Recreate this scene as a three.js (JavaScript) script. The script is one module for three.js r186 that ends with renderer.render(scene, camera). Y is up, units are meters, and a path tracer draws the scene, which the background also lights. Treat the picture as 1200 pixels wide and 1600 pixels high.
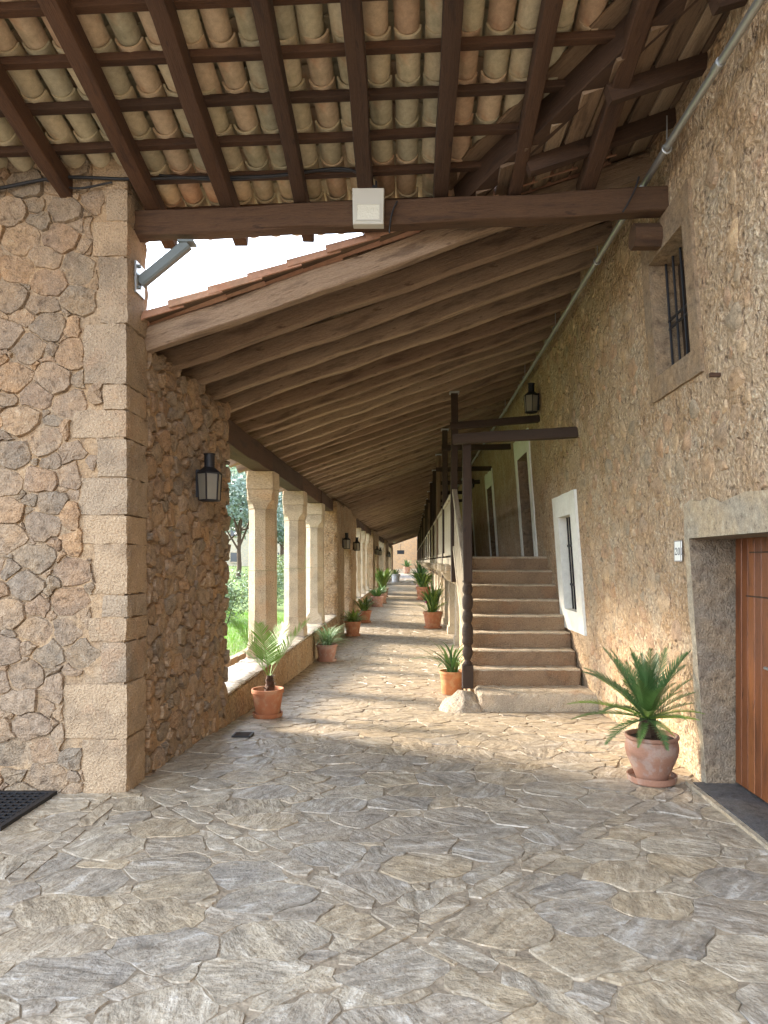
import * as THREE from 'three';
import { mergeGeometries, toCreasedNormals } from 'three/addons/utils/BufferGeometryUtils.js';
import { createNoise2D, createNoise3D } from 'simplex-noise';

// ---------------------------------------------------------------- camera, sky, sun, exposure
// X right, Y up, Z = metres away from the camera along the arcade (three.js z = -Z)
const scene = new THREE.Scene();
const FOCAL = 1109, VPX = 643, VPY = 877;
const camera = new THREE.PerspectiveCamera(2 * Math.atan(800 / FOCAL) * 180 / Math.PI, 3 / 4, 0.05, 600);
camera.position.set(0, 1.6, 0);
camera.lookAt(0, 1.6, -1);
camera.setViewOffset(1200, 1600, 600 - VPX, 800 - VPY, 1200, 1600);   // a level camera with a shifted lens: verticals stay vertical
camera.updateProjectionMatrix();

const SUN_AZ = 28 * Math.PI / 180, SUN_EL = 23 * Math.PI / 180;
const sunDir = new THREE.Vector3(-Math.cos(SUN_AZ) * Math.cos(SUN_EL), Math.sin(SUN_EL), -Math.sin(SUN_AZ) * Math.cos(SUN_EL));
{
  const W = 512, H = 256, d = new Float32Array(W * H * 4), dir = new THREE.Vector3();
  for (let j = 0; j < H; j++) for (let i = 0; i < W; i++) {
    const el = ((j + 0.5) / H - 0.5) * Math.PI, az = ((i + 0.5) / W - 0.5) * 2 * Math.PI;
    dir.set(Math.cos(el) * Math.cos(az), Math.sin(el), Math.cos(el) * Math.sin(az));
    const up = Math.max(dir.y, 0), t = Math.pow(up, 0.55), g = Math.max(dir.dot(sunDir), 0);
    const halo = 1.3 * Math.pow(g, 24) + 0.35 * Math.pow(g, 4);
    const k = (j * W + i) * 4;
    d[k] = 1.25 * (1 - t) + 0.62 * t + halo;
    d[k + 1] = 1.32 * (1 - t) + 0.80 * t + halo * 0.95;
    d[k + 2] = 1.42 * (1 - t) + 1.12 * t + halo * 0.86;
    if (dir.y < 0) { d[k] = 0.5; d[k + 1] = 0.48; d[k + 2] = 0.44; }
    d[k + 3] = 1;
  }
  const sky = new THREE.DataTexture(d, W, H, THREE.RGBAFormat, THREE.FloatType);
  sky.mapping = THREE.EquirectangularReflectionMapping; sky.magFilter = THREE.LinearFilter; sky.minFilter = THREE.LinearFilter; sky.needsUpdate = true;
  scene.background = sky; scene.environment = sky;
}
const sun = new THREE.DirectionalLight(new THREE.Color(1.0, 0.86, 0.70), 3.1);
sun.position.copy(sunDir).multiplyScalar(80); sun.position.z -= 25; sun.target.position.set(0, 0, -25);
sun.castShadow = true; sun.shadow.mapSize.set(4096, 4096); sun.shadow.radius = 24;
Object.assign(sun.shadow.camera, { left: -60, right: 60, top: 60, bottom: -60, near: 1, far: 220 });
scene.add(sun, sun.target);

const renderer = new THREE.WebGLRenderer({ antialias: true });
renderer.toneMapping = THREE.LinearToneMapping;
renderer.toneMappingExposure = 5.3;
renderer.shadowMap.enabled = true;

// ---------------------------------------------------------------- small tools
let seedState = 12345;
function rnd() { seedState = (seedState + 0x6d2b79f5) | 0; let t = Math.imul(seedState ^ (seedState >>> 15), 1 | seedState); t = (t + Math.imul(t ^ (t >>> 7), 61 | t)) ^ t; return ((t ^ (t >>> 14)) >>> 0) / 4294967296; }
const rr = (a, b) => a + (b - a) * rnd(), pick = (a) => a[Math.floor(rnd() * a.length)];
const n2 = createNoise2D(rnd), n3 = createNoise3D(rnd);
const V = (X, Y, Z) => new THREE.Vector3(X, Y, -Z);
const clamp = (x, a, b) => Math.min(b, Math.max(a, x)), lerp = (a, b, t) => a + (b - a) * t, sstep = (a, b, x) => { const t = clamp((x - a) / (b - a), 0, 1); return t * t * (3 - 2 * t); };
const taken = new Map();
function numbered(name) { const k = taken.get(name) || 0; taken.set(name, k + 1); return k ? name + '_' + String(k).padStart(3, '0') : name; }
function tag(o, label, category, group, kind) { o.userData.label = label; if (category) o.userData.category = category; if (group) o.userData.group = group; if (kind) o.userData.kind = kind; return o; }
function thing(name, label, category, pos = V(0, 0, 0), group, turn = 0) {
  const o = new THREE.Group(); o.name = numbered(name); o.position.copy(pos); o.rotation.y = turn; scene.add(o); return tag(o, label, category, group);
}
function part(name, geo, mat, parent) { const m = new THREE.Mesh(geo, mat); m.name = name; m.castShadow = m.receiveShadow = true; parent.add(m); return m; }
// geometry given in world coordinates, stored relative to the (unrotated) thing it belongs to
function wpart(name, geo, mat, parent) { let p = parent; const off = new THREE.Vector3(); while (p && p !== scene) { off.add(p.position); p = p.parent; } geo.translate(-off.x, -off.y, -off.z); return part(name, geo, mat, parent); }
function single(name, geo, mat, label, category, group, kind) { const m = part(numbered(name), geo, mat, scene); return tag(m, label, category, group, kind); }
function copyOf(o, label) { const c = o.clone(); c.name = numbered(o.name.replace(/_\d{3}$/, '')); c.userData = { ...o.userData }; if (label) c.userData.label = label; scene.add(c); return c; }
function mk(pos, uv, idx) {
  const g = new THREE.BufferGeometry();
  g.setAttribute('position', new THREE.Float32BufferAttribute(pos, 3)); g.setAttribute('uv', new THREE.Float32BufferAttribute(uv, 2));
  g.setIndex(idx); g.computeVertexNormals(); return g;
}
const merged = (list) => mergeGeometries(list.map((g) => (g.index ? g.toNonIndexed() : g)));

// uv in metres by the main direction of each face; the grain axis runs along u
function boxUV(geo, grain = -1, ou = rr(0, 9), ov = rr(0, 9)) {
  const g = geo.index ? geo.toNonIndexed() : geo; const p = g.attributes.position, uv = new Float32Array(p.count * 2);
  const a = new THREE.Vector3(), b = new THREE.Vector3(), c = new THREE.Vector3();
  for (let i = 0; i < p.count; i += 3) {
    a.fromBufferAttribute(p, i); b.fromBufferAttribute(p, i + 1); c.fromBufferAttribute(p, i + 2);
    const n = b.clone().sub(a).cross(c.clone().sub(a)); const m = [Math.abs(n.x), Math.abs(n.y), Math.abs(n.z)]; const ax = m.indexOf(Math.max(...m));
    let [u, v] = [[2, 1], [0, 2], [0, 1]][ax]; if (grain >= 0 && v === grain) [u, v] = [v, u];
    for (let k = 0; k < 3; k++) { const q = [p.getX(i + k), p.getY(i + k), p.getZ(i + k)]; uv[(i + k) * 2] = q[u] + ou; uv[(i + k) * 2 + 1] = q[v] + ov; }
  }
  g.setAttribute('uv', new THREE.BufferAttribute(uv, 2)); return g;
}
// a timber: chamfered section, slightly wandering along its length, grain along u
function timber(a, b, w, h, { wob = 0.004, seg = 5, cham = 0.006, up = new THREE.Vector3(0, 1, 0), taper = 1 } = {}) {
  const L = a.distanceTo(b), dx = b.clone().sub(a).normalize(), dz = dx.clone().cross(up).normalize(), dy = dz.clone().cross(dx).normalize();
  const sec = []; const hw = w / 2, hh = h / 2, c = cham;
  for (const [x, y] of [[hw - c, -hh], [hw, -hh + c], [hw, hh - c], [hw - c, hh], [-hw + c, hh], [-hw, hh - c], [-hw, -hh + c], [-hw + c, -hh]]) sec.push([x, y]);
  const s0 = rr(0, 100), pos = [], uv = [], idx = [], ou = rr(0, 9), ov = rr(0, 9); const per = [0]; for (let k = 0; k < 8; k++) per.push(per[k] + Math.hypot(sec[(k + 1) % 8][0] - sec[k][0], sec[(k + 1) % 8][1] - sec[k][1]));
  for (let i = 0; i <= seg; i++) {
    const t = i / seg, ox = wob * n2(s0 + t * L * 0.8, 1.3), oy = wob * n2(s0 + t * L * 0.8, 7.7), f = lerp(1, taper, t);
    for (let k = 0; k <= 8; k++) {
      const [sx, sy] = sec[k % 8]; const e = 1 + (wob ? 0.06 * n2(s0 + t * L * 1.7, k % 8 * 3.1) * Math.min(1, wob / 0.004) : 0);
      const P = a.clone().addScaledVector(dx, t * L).addScaledVector(dz, sx * e * f + ox).addScaledVector(dy, sy * e * f + oy);
      pos.push(P.x, P.y, P.z); uv.push(t * L + ou, per[k] + ov);
    }
  }
  for (let i = 0; i < seg; i++) for (let k = 0; k < 8; k++) { const p = i * 9 + k, q = p + 9; idx.push(p, p + 1, q, q, p + 1, q + 1); }
  for (const [i, f] of [[0, -1], [seg, 1]]) {
    const base = pos.length / 3; for (let k = 0; k < 8; k++) { const j = (i * 9 + k) * 3; pos.push(pos[j], pos[j + 1], pos[j + 2]); uv.push(sec[k][0] + ou, sec[k][1] + ov); }
    for (let k = 1; k < 7; k++) f > 0 ? idx.push(base, base + k, base + k + 1) : idx.push(base, base + k + 1, base + k);
  }
  return toCreasedNormals(mk(pos, uv, idx), 0.7);
}
const box = (x0, x1, y0, y1, Z0, Z1, grain = -1) => { const g = new THREE.BoxGeometry(x1 - x0, y1 - y0, Z1 - Z0); g.translate((x0 + x1) / 2, (y0 + y1) / 2, -(Z0 + Z1) / 2); return boxUV(g, grain); };
// a box with a rough, slightly uneven skin (edges stay closed: the displacement depends on position only)
function roughBox(x0, x1, y0, y1, Z0, Z1, step = 0.06, amp = 0.008, freq = 6, round = 0.012) {
  const sx = Math.max(1, Math.round((x1 - x0) / step)), sy = Math.max(1, Math.round((y1 - y0) / step)), sz = Math.max(1, Math.round((Z1 - Z0) / step));
  const g = new THREE.BoxGeometry(x1 - x0, y1 - y0, Z1 - Z0, sx, sy, sz); g.translate((x0 + x1) / 2, (y0 + y1) / 2, -(Z0 + Z1) / 2);
  const p = g.attributes.position;
  for (let i = 0; i < p.count; i++) {
    let x = p.getX(i), y = p.getY(i), z = p.getZ(i);
    const ex = Math.min(x - x0, x1 - x) < 1e-4, ey = Math.min(y - y0, y1 - y) < 1e-4, ez = Math.min(-z - Z0, Z1 + z) < 1e-4;
    const onEdge = ex + ey + ez >= 2, cx = x < (x0 + x1) / 2 ? 1 : -1, cy = y < (y0 + y1) / 2 ? 1 : -1, cz = z < -(Z0 + Z1) / 2 ? 1 : -1;
    const d = amp * (n3(x * freq, y * freq, z * freq) + 0.5 * n3(x * freq * 2.7, y * freq * 2.7, z * freq * 2.7));
    if (ex) p.setX(i, x - cx * d + (onEdge ? cx * round : 0)); if (ey) p.setY(i, y - cy * d + (onEdge ? cy * round : 0)); if (ez) p.setZ(i, z - cz * d + (onEdge ? cz * round : 0));
  }
  return toCreasedNormals(boxUV(g), 0.6);
}

// ---------------------------------------------------------------- textures: periodic noise fields sampled many ways
const NS = 1024;
function field(per0, oct, gain, seed) {
  const out = new Float32Array(NS * NS); let amp = 1, tot = 0, per = per0;
  for (let o = 0; o < oct; o++) {
    const gx = new Float32Array(per * per), gy = new Float32Array(per * per); let s = seed * 7919 + o * 104729;
    for (let i = 0; i < per * per; i++) { s = (Math.imul(s, 1664525) + 1013904223) | 0; const a = ((s >>> 8) & 0xffff) / 65536 * Math.PI * 2; gx[i] = Math.cos(a); gy[i] = Math.sin(a); }
    const k = per / NS;
    for (let j = 0; j < NS; j++) {
      const y = j * k, y0 = Math.floor(y), fy = y - y0, wy = fy * fy * fy * (fy * (fy * 6 - 15) + 10), ya = (y0 % per) * per, yb = ((y0 + 1) % per) * per;
      for (let i = 0; i < NS; i++) {
        const x = i * k, x0 = Math.floor(x), fx = x - x0, wx = fx * fx * fx * (fx * (fx * 6 - 15) + 10), xa = x0 % per, xb = (x0 + 1) % per;
        const a = gx[ya + xa] * fx + gy[ya + xa] * fy, b = gx[ya + xb] * (fx - 1) + gy[ya + xb] * fy, c = gx[yb + xa] * fx + gy[yb + xa] * (fy - 1), d = gx[yb + xb] * (fx - 1) + gy[yb + xb] * (fy - 1);
        out[j * NS + i] += amp * 1.5 * (a + (b - a) * wx + (c - a + (a - b - c + d) * wx) * wy);
      }
    }
    tot += amp; amp *= gain; per *= 2;
  }
  for (let i = 0; i < out.length; i++) out[i] /= tot * 0.62;
  return out;
}
const FA = field(4, 7, 0.55, 1), FB = field(24, 5, 0.6, 2), FC = field(7, 3, 0.5, 3), FD = field(96, 3, 0.7, 4);
const S = (F, x, y) => F[((Math.round(y) & (NS - 1)) << 10) | (Math.round(x) & (NS - 1))];
// distance to cell borders, periodic
function cellField(n, seed) {
  const px = [], py = []; let s = seed; const r = () => { s = (Math.imul(s, 1664525) + 1013904223) | 0; return (s >>> 8) / 16777216; };
  for (let i = 0; i < n * n; i++) { px.push(r()); py.push(r()); }
  const out = new Float32Array(NS * NS), k = n / NS;
  for (let j = 0; j < NS; j++) for (let i = 0; i < NS; i++) {
    const x = i * k + 0.35 * S(FB, i, j), y = j * k + 0.35 * S(FB, i + 311, j + 97), cx = Math.floor(x), cy = Math.floor(y); let a = 9, b = 9;
    for (let v = -1; v <= 1; v++) for (let u = -1; u <= 1; u++) { const q = ((cy + v + n) % n) * n + (cx + u + n) % n, dx = cx + u + px[q] - x, dy = cy + v + py[q] - y, d = dx * dx + dy * dy; if (d < a) { b = a; a = d; } else if (d < b) b = d; }
    out[j * NS + i] = clamp((Math.sqrt(b) - Math.sqrt(a)) * 1.6, 0, 1);
  }
  return out;
}
const CELL = cellField(30, 5);
const toS = (c) => { c = clamp(c, 0, 1); return 255 * (c <= 0.0031308 ? c * 12.92 : 1.055 * Math.pow(c, 1 / 2.4) - 0.055); };
function tex(fn, metres, metresV = metres, colour = true, size = NS) {
  const d = new Uint8Array(size * size * 4), st = NS / size;
  for (let j = 0; j < size; j++) for (let i = 0; i < size; i++) {
    const c = fn(i * st, j * st), k = (j * size + i) * 4;
    if (colour) { d[k] = toS(c[0]); d[k + 1] = toS(c[1]); d[k + 2] = toS(c[2]); } else d[k] = d[k + 1] = d[k + 2] = 255 * clamp(c, 0, 1);
    d[k + 3] = 255;
  }
  const t = new THREE.DataTexture(d, size, size, THREE.RGBAFormat); t.wrapS = t.wrapT = THREE.RepeatWrapping; t.magFilter = THREE.LinearFilter; t.minFilter = THREE.LinearMipmapLinearFilter; t.generateMipmaps = true;
  if (colour) t.colorSpace = THREE.SRGBColorSpace; t.repeat.set(1 / metres, 1 / metresV); t.needsUpdate = true; return t;
}
const mix3 = (a, b, t) => [lerp(a[0], b[0], t), lerp(a[1], b[1], t), lerp(a[2], b[2], t)], mul3 = (a, k) => [a[0] * k, a[1] * k, a[2] * k];
const T = {};
// building stone: warm limestone with tan, grey and rusty patches (multiplied by the tint of each stone)
T.stone = tex((i, j) => { const a = S(FA, i, j), b = S(FB, i, j), f = S(FD, i, j); let c = mix3([0.78, 0.74, 0.68], [0.98, 0.84, 0.66], sstep(-0.5, 0.6, a)); c = mix3(c, [0.62, 0.52, 0.44], 0.55 * sstep(0.15, 0.7, S(FA, i * 2 + 200, j * 2 + 70))); c = mix3(c, [1, 0.98, 0.92], 0.5 * sstep(0.3, 0.8, b)); c = mix3(c, [0.45, 0.37, 0.3], 0.6 * sstep(0.3, 0.8, -b)); return mul3(c, 0.86 + 0.24 * b + 0.26 * f); }, 1.3);
T.stoneB = tex((i, j) => 0.5 + 0.22 * S(FA, i * 2, j * 2) + 0.2 * S(FB, i, j) + 0.14 * S(FD, i, j), 1.3, 1.3, false);
// pecked ashlar (pillars, quoins, stair risers)
T.peck = tex((i, j) => { const a = S(FA, i, j), p = S(FD, i, j), b = S(FB, i, j); let c = mix3([0.92, 0.82, 0.68], [0.66, 0.59, 0.5], sstep(-0.3, 0.6, a)); c = mix3(c, [0.98, 0.74, 0.54], 0.6 * sstep(0.05, 0.6, S(FA, j + 120, i * 1 + 300))); c = mix3(c, [1.1, 1.02, 0.88], 0.8 * sstep(0.3, 0.7, 0.6 * p + 0.5 * b)); c = mix3(c, [0.46, 0.38, 0.3], 0.7 * sstep(0.3, 0.75, -0.6 * p - 0.5 * b)); return mul3(c, 0.88 + 0.2 * p); }, 1.5);
T.peckB = tex((i, j) => 0.5 + 0.3 * S(FD, i, j) + 0.15 * S(FB, i, j) + 0.15 * S(FC, i, j), 1.5, 1.5, false);
// rough lime render over rubble: ochre, tan, pinkish and grey-green patches, gravelly
T.render = tex((i, j) => { const a = S(FA, i, j), a2 = S(FA, i + 512, j + 333), b = S(FB, i, j), e = S(CELL, i, j), f = S(FD, i, j); let c = mix3([0.74, 0.52, 0.30], [0.88, 0.70, 0.48], sstep(-0.5, 0.5, a)); c = mix3(c, [0.66, 0.60, 0.46], 0.6 * sstep(0.2, 0.7, a2)); c = mix3(c, [0.80, 0.48, 0.32], 0.5 * sstep(0.25, 0.8, S(FA, j * 2 + 40, i * 2 + 600))); c = mix3(c, [1.0, 0.9, 0.72], 0.45 * sstep(0.25, 0.9, b)); c = mix3(c, [0.33, 0.23, 0.15], 0.75 * sstep(0.25, 0.65, S(FB, i + 700, j + 41))); c = mix3(c, [1.05, 0.94, 0.74], 0.7 * (1 - sstep(0.0, 0.16, Math.abs(S(FB, i + 333, j + 777)))) * sstep(-0.3, 0.3, a2)); c = mix3(c, [1.1, 0.95, 0.74], 0.5 * sstep(0.2, 0.7, 0.7 * f + 0.5 * S(FB, i + 90, j + 500))); return mul3(c, (0.88 + 0.3 * f) * (0.76 + 0.32 * e)); }, 2.1);
T.renderB = tex((i, j) => 0.42 + 0.22 * S(CELL, i, j) + 0.2 * S(FB, i, j) + 0.12 * S(FD, i, j) - 0.25 * sstep(0.35, 0.8, S(FB, i + 700, j + 41)), 2.1, 2.1, false);
// smooth plaster and limewash
T.plaster = tex((i, j) => mul3(mix3([0.96, 0.95, 0.9], [0.84, 0.8, 0.72], 0.6 * sstep(-0.2, 0.7, S(FA, i, j))), 0.93 + 0.08 * S(FB, i, j) + 0.05 * S(FD, i, j)), 1.4);
T.plasterB = tex((i, j) => 0.5 + 0.25 * S(FB, i, j) + 0.2 * S(FA, i, j) + 0.1 * S(FD, i, j), 1.4, 1.4, false);
// paving slate: grey, tan and ochre with pale veins and cleavage streaks
T.flag = tex((i, j) => { const a = S(FA, i, j), b = S(FB, i, j), st = S(FA, i * 1 + 91, j * 5 + 40 * S(FC, i, j)), v = Math.abs(S(FA, i * 2 + 60 * S(FC, i, j), j * 3 + 500)); let c = mix3([0.66, 0.63, 0.58], [0.9, 0.83, 0.71], sstep(-0.6, 0.6, a)); c = mix3(c, [0.62, 0.59, 0.55], 0.5 * sstep(0.0, 0.6, S(FA, i * 2 + 400, j * 2 + 800))); c = mix3(c, [1.2, 1.17, 1.1], 0.55 * sstep(0.25, 0.7, S(FA, i * 2 + 150, j * 3 + 350))); c = mix3(c, [1, 0.98, 0.94], 0.75 * (1 - sstep(0.0, 0.07, v)) * sstep(-0.4, 0.4, b)); c = mix3(c, [1.25, 1.22, 1.16], 0.75 * sstep(0.15, 0.6, st)); c = mix3(c, [0.36, 0.33, 0.29], 0.7 * sstep(0.15, 0.6, -st)); c = mix3(c, [0.5, 0.43, 0.34], 0.6 * sstep(0.1, 0.6, S(FB, i * 1 + 500, j * 2 + 90))); return mul3(c, 0.9 + 0.24 * b + 0.2 * S(FD, i, j)); }, 1.9);
T.flagB = tex((i, j) => { const st = S(FA, i * 1 + 91, j * 5 + 40 * S(FC, i, j)), terr = S(FA, i * 2, j * 3 + 30 * S(FC, i, j)) * 4; return 0.5 + 0.22 * st + 0.16 * (Math.floor(terr) / 4 + 0.12 * (terr - Math.floor(terr))) + 0.1 * S(FB, i, j) + 0.05 * S(FD, i, j); }, 1.9, 1.9, false);
T.flagR = tex((i, j) => 0.46 - 0.16 * S(FA, i + 77, j) - 0.14 * S(FB, i, j), 1.9, 1.9, false);
// timber: long grain, dark streaks, knots where the grain swells
const grain = (i, j) => { const w = S(FC, i, j) * 26; return 0.55 * S(FB, i * 1, j * 6 + w) + 0.45 * S(FA, i * 1, j * 9 + w * 2); };
T.wood = tex((i, j) => { const g = grain(i, j), k = sstep(0.62, 0.95, S(FC, i * 2 + 60, j * 3 + 200)); let c = mix3([1, 0.94, 0.86], [0.66, 0.56, 0.48], sstep(-0.3, 0.7, g)); c = mix3(c, [0.36, 0.28, 0.22], 0.75 * k); c = mix3(c, [0.42, 0.36, 0.32], 0.75 * sstep(0.1, 0.6, S(FA, i + 40, j * 2))); c = mix3(c, [1.25, 1.15, 1.0], 0.5 * sstep(0.2, 0.6, S(FA, i + 640, j * 3))); return mul3(c, 0.9 + 0.18 * S(FD, i, j * 2)); }, 2.2, 0.8);
T.woodB = tex((i, j) => 0.5 + 0.34 * grain(i, j) + 0.1 * S(FD, i, j * 2), 2.2, 0.8, false);
T.clay = tex((i, j) => { let c = mix3([1.0, 0.96, 0.86], [0.92, 0.74, 0.6], sstep(0.0, 0.7, S(FA, i, j))); c = mix3(c, [0.66, 0.66, 0.56], 0.6 * sstep(0.1, 0.7, S(FA, i + 300, j + 450))); return mul3(c, 0.9 + 0.14 * S(FB, i, j) + 0.08 * S(FD, i, j)); }, 0.8);
T.clayB = tex((i, j) => 0.5 + 0.25 * S(FB, i, j) + 0.2 * S(FD, i, j), 0.8, 0.8, false, 512);
T.potC = tex((i, j) => { let c = mix3([1, 0.95, 0.9], [0.86, 0.8, 0.76], sstep(-0.3, 0.6, S(FA, i, j))); c = mix3(c, [1.1, 1.6, 2.0], 0.6 * sstep(-0.1, 0.45, S(FA, i * 2 + 200, j * 2 + 130))); c = mix3(c, [0.6, 0.55, 0.5], 0.5 * sstep(0.2, 0.6, S(FA, i + 600, j * 2 + 30))); return mul3(c, 0.68 + 0.06 * S(FD, i, j)); }, 0.9, 0.9, true, 512);
T.earth = tex((i, j) => mul3(mix3([0.9, 0.8, 0.66], [0.6, 0.52, 0.42], sstep(-0.4, 0.5, S(FA, i, j))), 0.8 + 0.25 * S(FB, i, j) + 0.2 * S(FD, i, j)), 2.4);
T.earthB = tex((i, j) => 0.5 + 0.3 * S(FB, i, j) + 0.2 * S(FD, i, j), 2.4, 2.4, false, 512);
T.green = tex((i, j) => mul3(mix3([0.8, 1, 0.5], [1, 0.9, 0.45], sstep(-0.3, 0.6, S(FA, i, j))), 0.8 + 0.25 * S(FB, i, j) + 0.15 * S(FD, i, j)), 3.1);

const L3 = (r, g, b) => new THREE.Color().setRGB(r, g, b);
const M = {};
function std(color, map, bump, bs, rough = 0.9, extra = {}) { return new THREE.MeshStandardMaterial({ color, map, bumpMap: bump, bumpScale: bs, roughness: rough, ...extra }); }
M.rubble = [[0.39, 0.305, 0.225], [0.35, 0.28, 0.21], [0.43, 0.335, 0.24], [0.33, 0.275, 0.215], [0.44, 0.315, 0.205], [0.38, 0.285, 0.205], [0.34, 0.285, 0.22], [0.42, 0.33, 0.24]].map((c) => std(L3(...c), T.stone, T.stoneB, 0.03, 0.92));
M.mortar = std(L3(0.45, 0.355, 0.25), T.stone, T.stoneB, 0.02, 0.96);
M.quoin = [[0.47, 0.39, 0.30], [0.43, 0.365, 0.29], [0.50, 0.405, 0.30]].map((c) => std(L3(...c), T.peck, T.peckB, 0.018, 0.92));
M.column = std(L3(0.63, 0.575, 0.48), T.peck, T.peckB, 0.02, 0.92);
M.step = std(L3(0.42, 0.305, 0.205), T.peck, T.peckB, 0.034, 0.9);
M.render = std(L3(0.57, 0.525, 0.47), T.render, T.renderB, 0.042, 0.95);
M.arcade = std(L3(0.46, 0.40, 0.33), T.render, T.renderB, 0.02, 0.95);
M.renderStone = [[0.46, 0.345, 0.23], [0.41, 0.31, 0.21], [0.52, 0.41, 0.28], [0.44, 0.315, 0.21], [0.40, 0.33, 0.235]].map((c) => std(L3(...c), T.stone, T.stoneB, 0.012, 0.93));
M.ashPlaster = std(L3(0.47, 0.42, 0.325), T.stone, T.plasterB, 0.012, 0.93);
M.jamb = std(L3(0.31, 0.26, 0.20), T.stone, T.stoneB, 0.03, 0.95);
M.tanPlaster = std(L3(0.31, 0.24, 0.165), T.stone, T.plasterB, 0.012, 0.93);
M.white = std(L3(0.82, 0.83, 0.78), T.plaster, T.plasterB, 0.004, 0.9);
M.flags = [[0.45, 0.40, 0.33], [0.47, 0.41, 0.325], [0.42, 0.38, 0.325], [0.45, 0.39, 0.30], [0.50, 0.45, 0.37], [0.41, 0.38, 0.335], [0.44, 0.40, 0.34], [0.48, 0.41, 0.31]].map((c) => std(L3(...c), T.flag, T.flagB, 0.028, 1, { roughnessMap: T.flagR }));
M.flagFar = M.flags[1];
M.joint = std(L3(0.44, 0.395, 0.325), T.earth, T.earthB, 0.01, 0.95);
M.dark = [[0.07, 0.034, 0.016], [0.055, 0.028, 0.014], [0.085, 0.04, 0.018]].map((c) => std(L3(...c), T.wood, T.woodB, 0.006, 0.85));
M.beam = std(L3(0.09, 0.048, 0.023), T.wood, T.woodB, 0.008, 0.85);
M.rafter = [[0.33, 0.25, 0.18], [0.28, 0.205, 0.145], [0.36, 0.28, 0.205], [0.26, 0.185, 0.13]].map((c) => std(L3(...c), T.wood, T.woodB, 0.014, 0.85));
M.plank = [[0.20, 0.14, 0.09], [0.26, 0.19, 0.13], [0.15, 0.105, 0.07], [0.31, 0.25, 0.18]].map((c) => std(L3(...c), T.wood, T.woodB, 0.004, 0.88));
M.post = std(L3(0.042, 0.024, 0.012), T.wood, T.woodB, 0.004, 0.8);
M.slat = std(L3(0.47, 0.43, 0.34), T.wood, T.woodB, 0.003, 0.85);
M.door = [[0.215, 0.074, 0.022], [0.18, 0.06, 0.018], [0.255, 0.092, 0.027]].map((c) => std(L3(...c), T.wood, T.woodB, 0.003, 0.5));
M.oldDoor = std(L3(0.12, 0.10, 0.075), T.wood, T.woodB, 0.004, 0.75);
M.tiles = [[0.56, 0.49, 0.36], [0.50, 0.45, 0.33], [0.58, 0.46, 0.34], [0.50, 0.36, 0.26], [0.46, 0.43, 0.33], [0.62, 0.55, 0.41], [0.54, 0.49, 0.36]].map((c) => std(L3(...c), T.clay, T.clayB, 0.003, 0.85, { side: THREE.DoubleSide }));
M.redTiles = [[0.46, 0.27, 0.195], [0.41, 0.235, 0.17], [0.50, 0.31, 0.225]].map((c) => std(L3(...c), T.clay, T.clayB, 0.003, 0.85, { side: THREE.DoubleSide }));
M.pot = [[0.60, 0.235, 0.105], [0.56, 0.30, 0.215], [0.66, 0.26, 0.09], [0.47, 0.255, 0.165]].map((c) => std(L3(...c), T.potC, T.clayB, 0.002, 0.8));
M.potWhite = std(L3(0.78, 0.74, 0.68), T.potC, T.clayB, 0.002, 0.7);
M.soil = std(L3(0.05, 0.036, 0.025), T.earth, T.earthB, 0.012, 1);
M.bark = std(L3(0.09, 0.06, 0.04), T.earth, T.earthB, 0.012, 0.95);
M.iron = new THREE.MeshStandardMaterial({ color: L3(0.018, 0.018, 0.02), roughness: 0.55, metalness: 0.3 });
M.galv = new THREE.MeshStandardMaterial({ color: L3(0.46, 0.48, 0.48), roughness: 0.42, metalness: 0.85, bumpMap: T.clayB, bumpScale: 0.0006 });
M.steel = new THREE.MeshStandardMaterial({ color: L3(0.15, 0.18, 0.185), roughness: 0.65, metalness: 0.2 });
M.glass = new THREE.MeshPhysicalMaterial({ color: L3(0.86, 0.88, 0.84), roughness: 0.25, transmission: 1, thickness: 0, ior: 1.45 });
M.frost = new THREE.MeshPhysicalMaterial({ color: L3(0.55, 0.52, 0.42), roughness: 0.5, transmission: 0.75, thickness: 0 });
M.darkGlass = new THREE.MeshPhysicalMaterial({ color: L3(0.03, 0.033, 0.036), roughness: 0.12 });
M.room = std(L3(0.45, 0.40, 0.33), T.plaster, T.plasterB, 0.004, 0.95);
M.cable = new THREE.MeshStandardMaterial({ color: L3(0.012, 0.012, 0.014), roughness: 0.6 });
M.lampBody = new THREE.MeshStandardMaterial({ color: L3(0.46, 0.45, 0.39), roughness: 0.55 });
M.lampGlass = std(L3(0.58, 0.57, 0.47), null, T.clayB, 0.004, 0.3);
const leafMat = (r, g, b, tr = 0.3, ro = 0.55) => new THREE.MeshPhysicalMaterial({ color: L3(r, g, b), roughness: ro, transmission: tr, thickness: 0, side: THREE.DoubleSide });
M.cycad = [leafMat(0.065, 0.135, 0.04, 0.1, 0.38), leafMat(0.10, 0.19, 0.045, 0.12, 0.38), leafMat(0.22, 0.32, 0.04, 0.2, 0.5)];
M.palm = leafMat(0.14, 0.28, 0.03, 0.12);
M.grassy = [leafMat(0.17, 0.28, 0.11, 0.2), leafMat(0.26, 0.36, 0.17, 0.2)];
M.lime = [leafMat(0.32, 0.42, 0.08, 0.35), leafMat(0.20, 0.32, 0.06, 0.35)];
M.strap = [leafMat(0.06, 0.13, 0.035, 0.2), leafMat(0.10, 0.19, 0.04, 0.2)];
M.petal = leafMat(0.55, 0.16, 0.26, 0.3);
M.bush = [leafMat(0.17, 0.24, 0.10, 0.4), leafMat(0.21, 0.28, 0.09, 0.4)];
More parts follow.
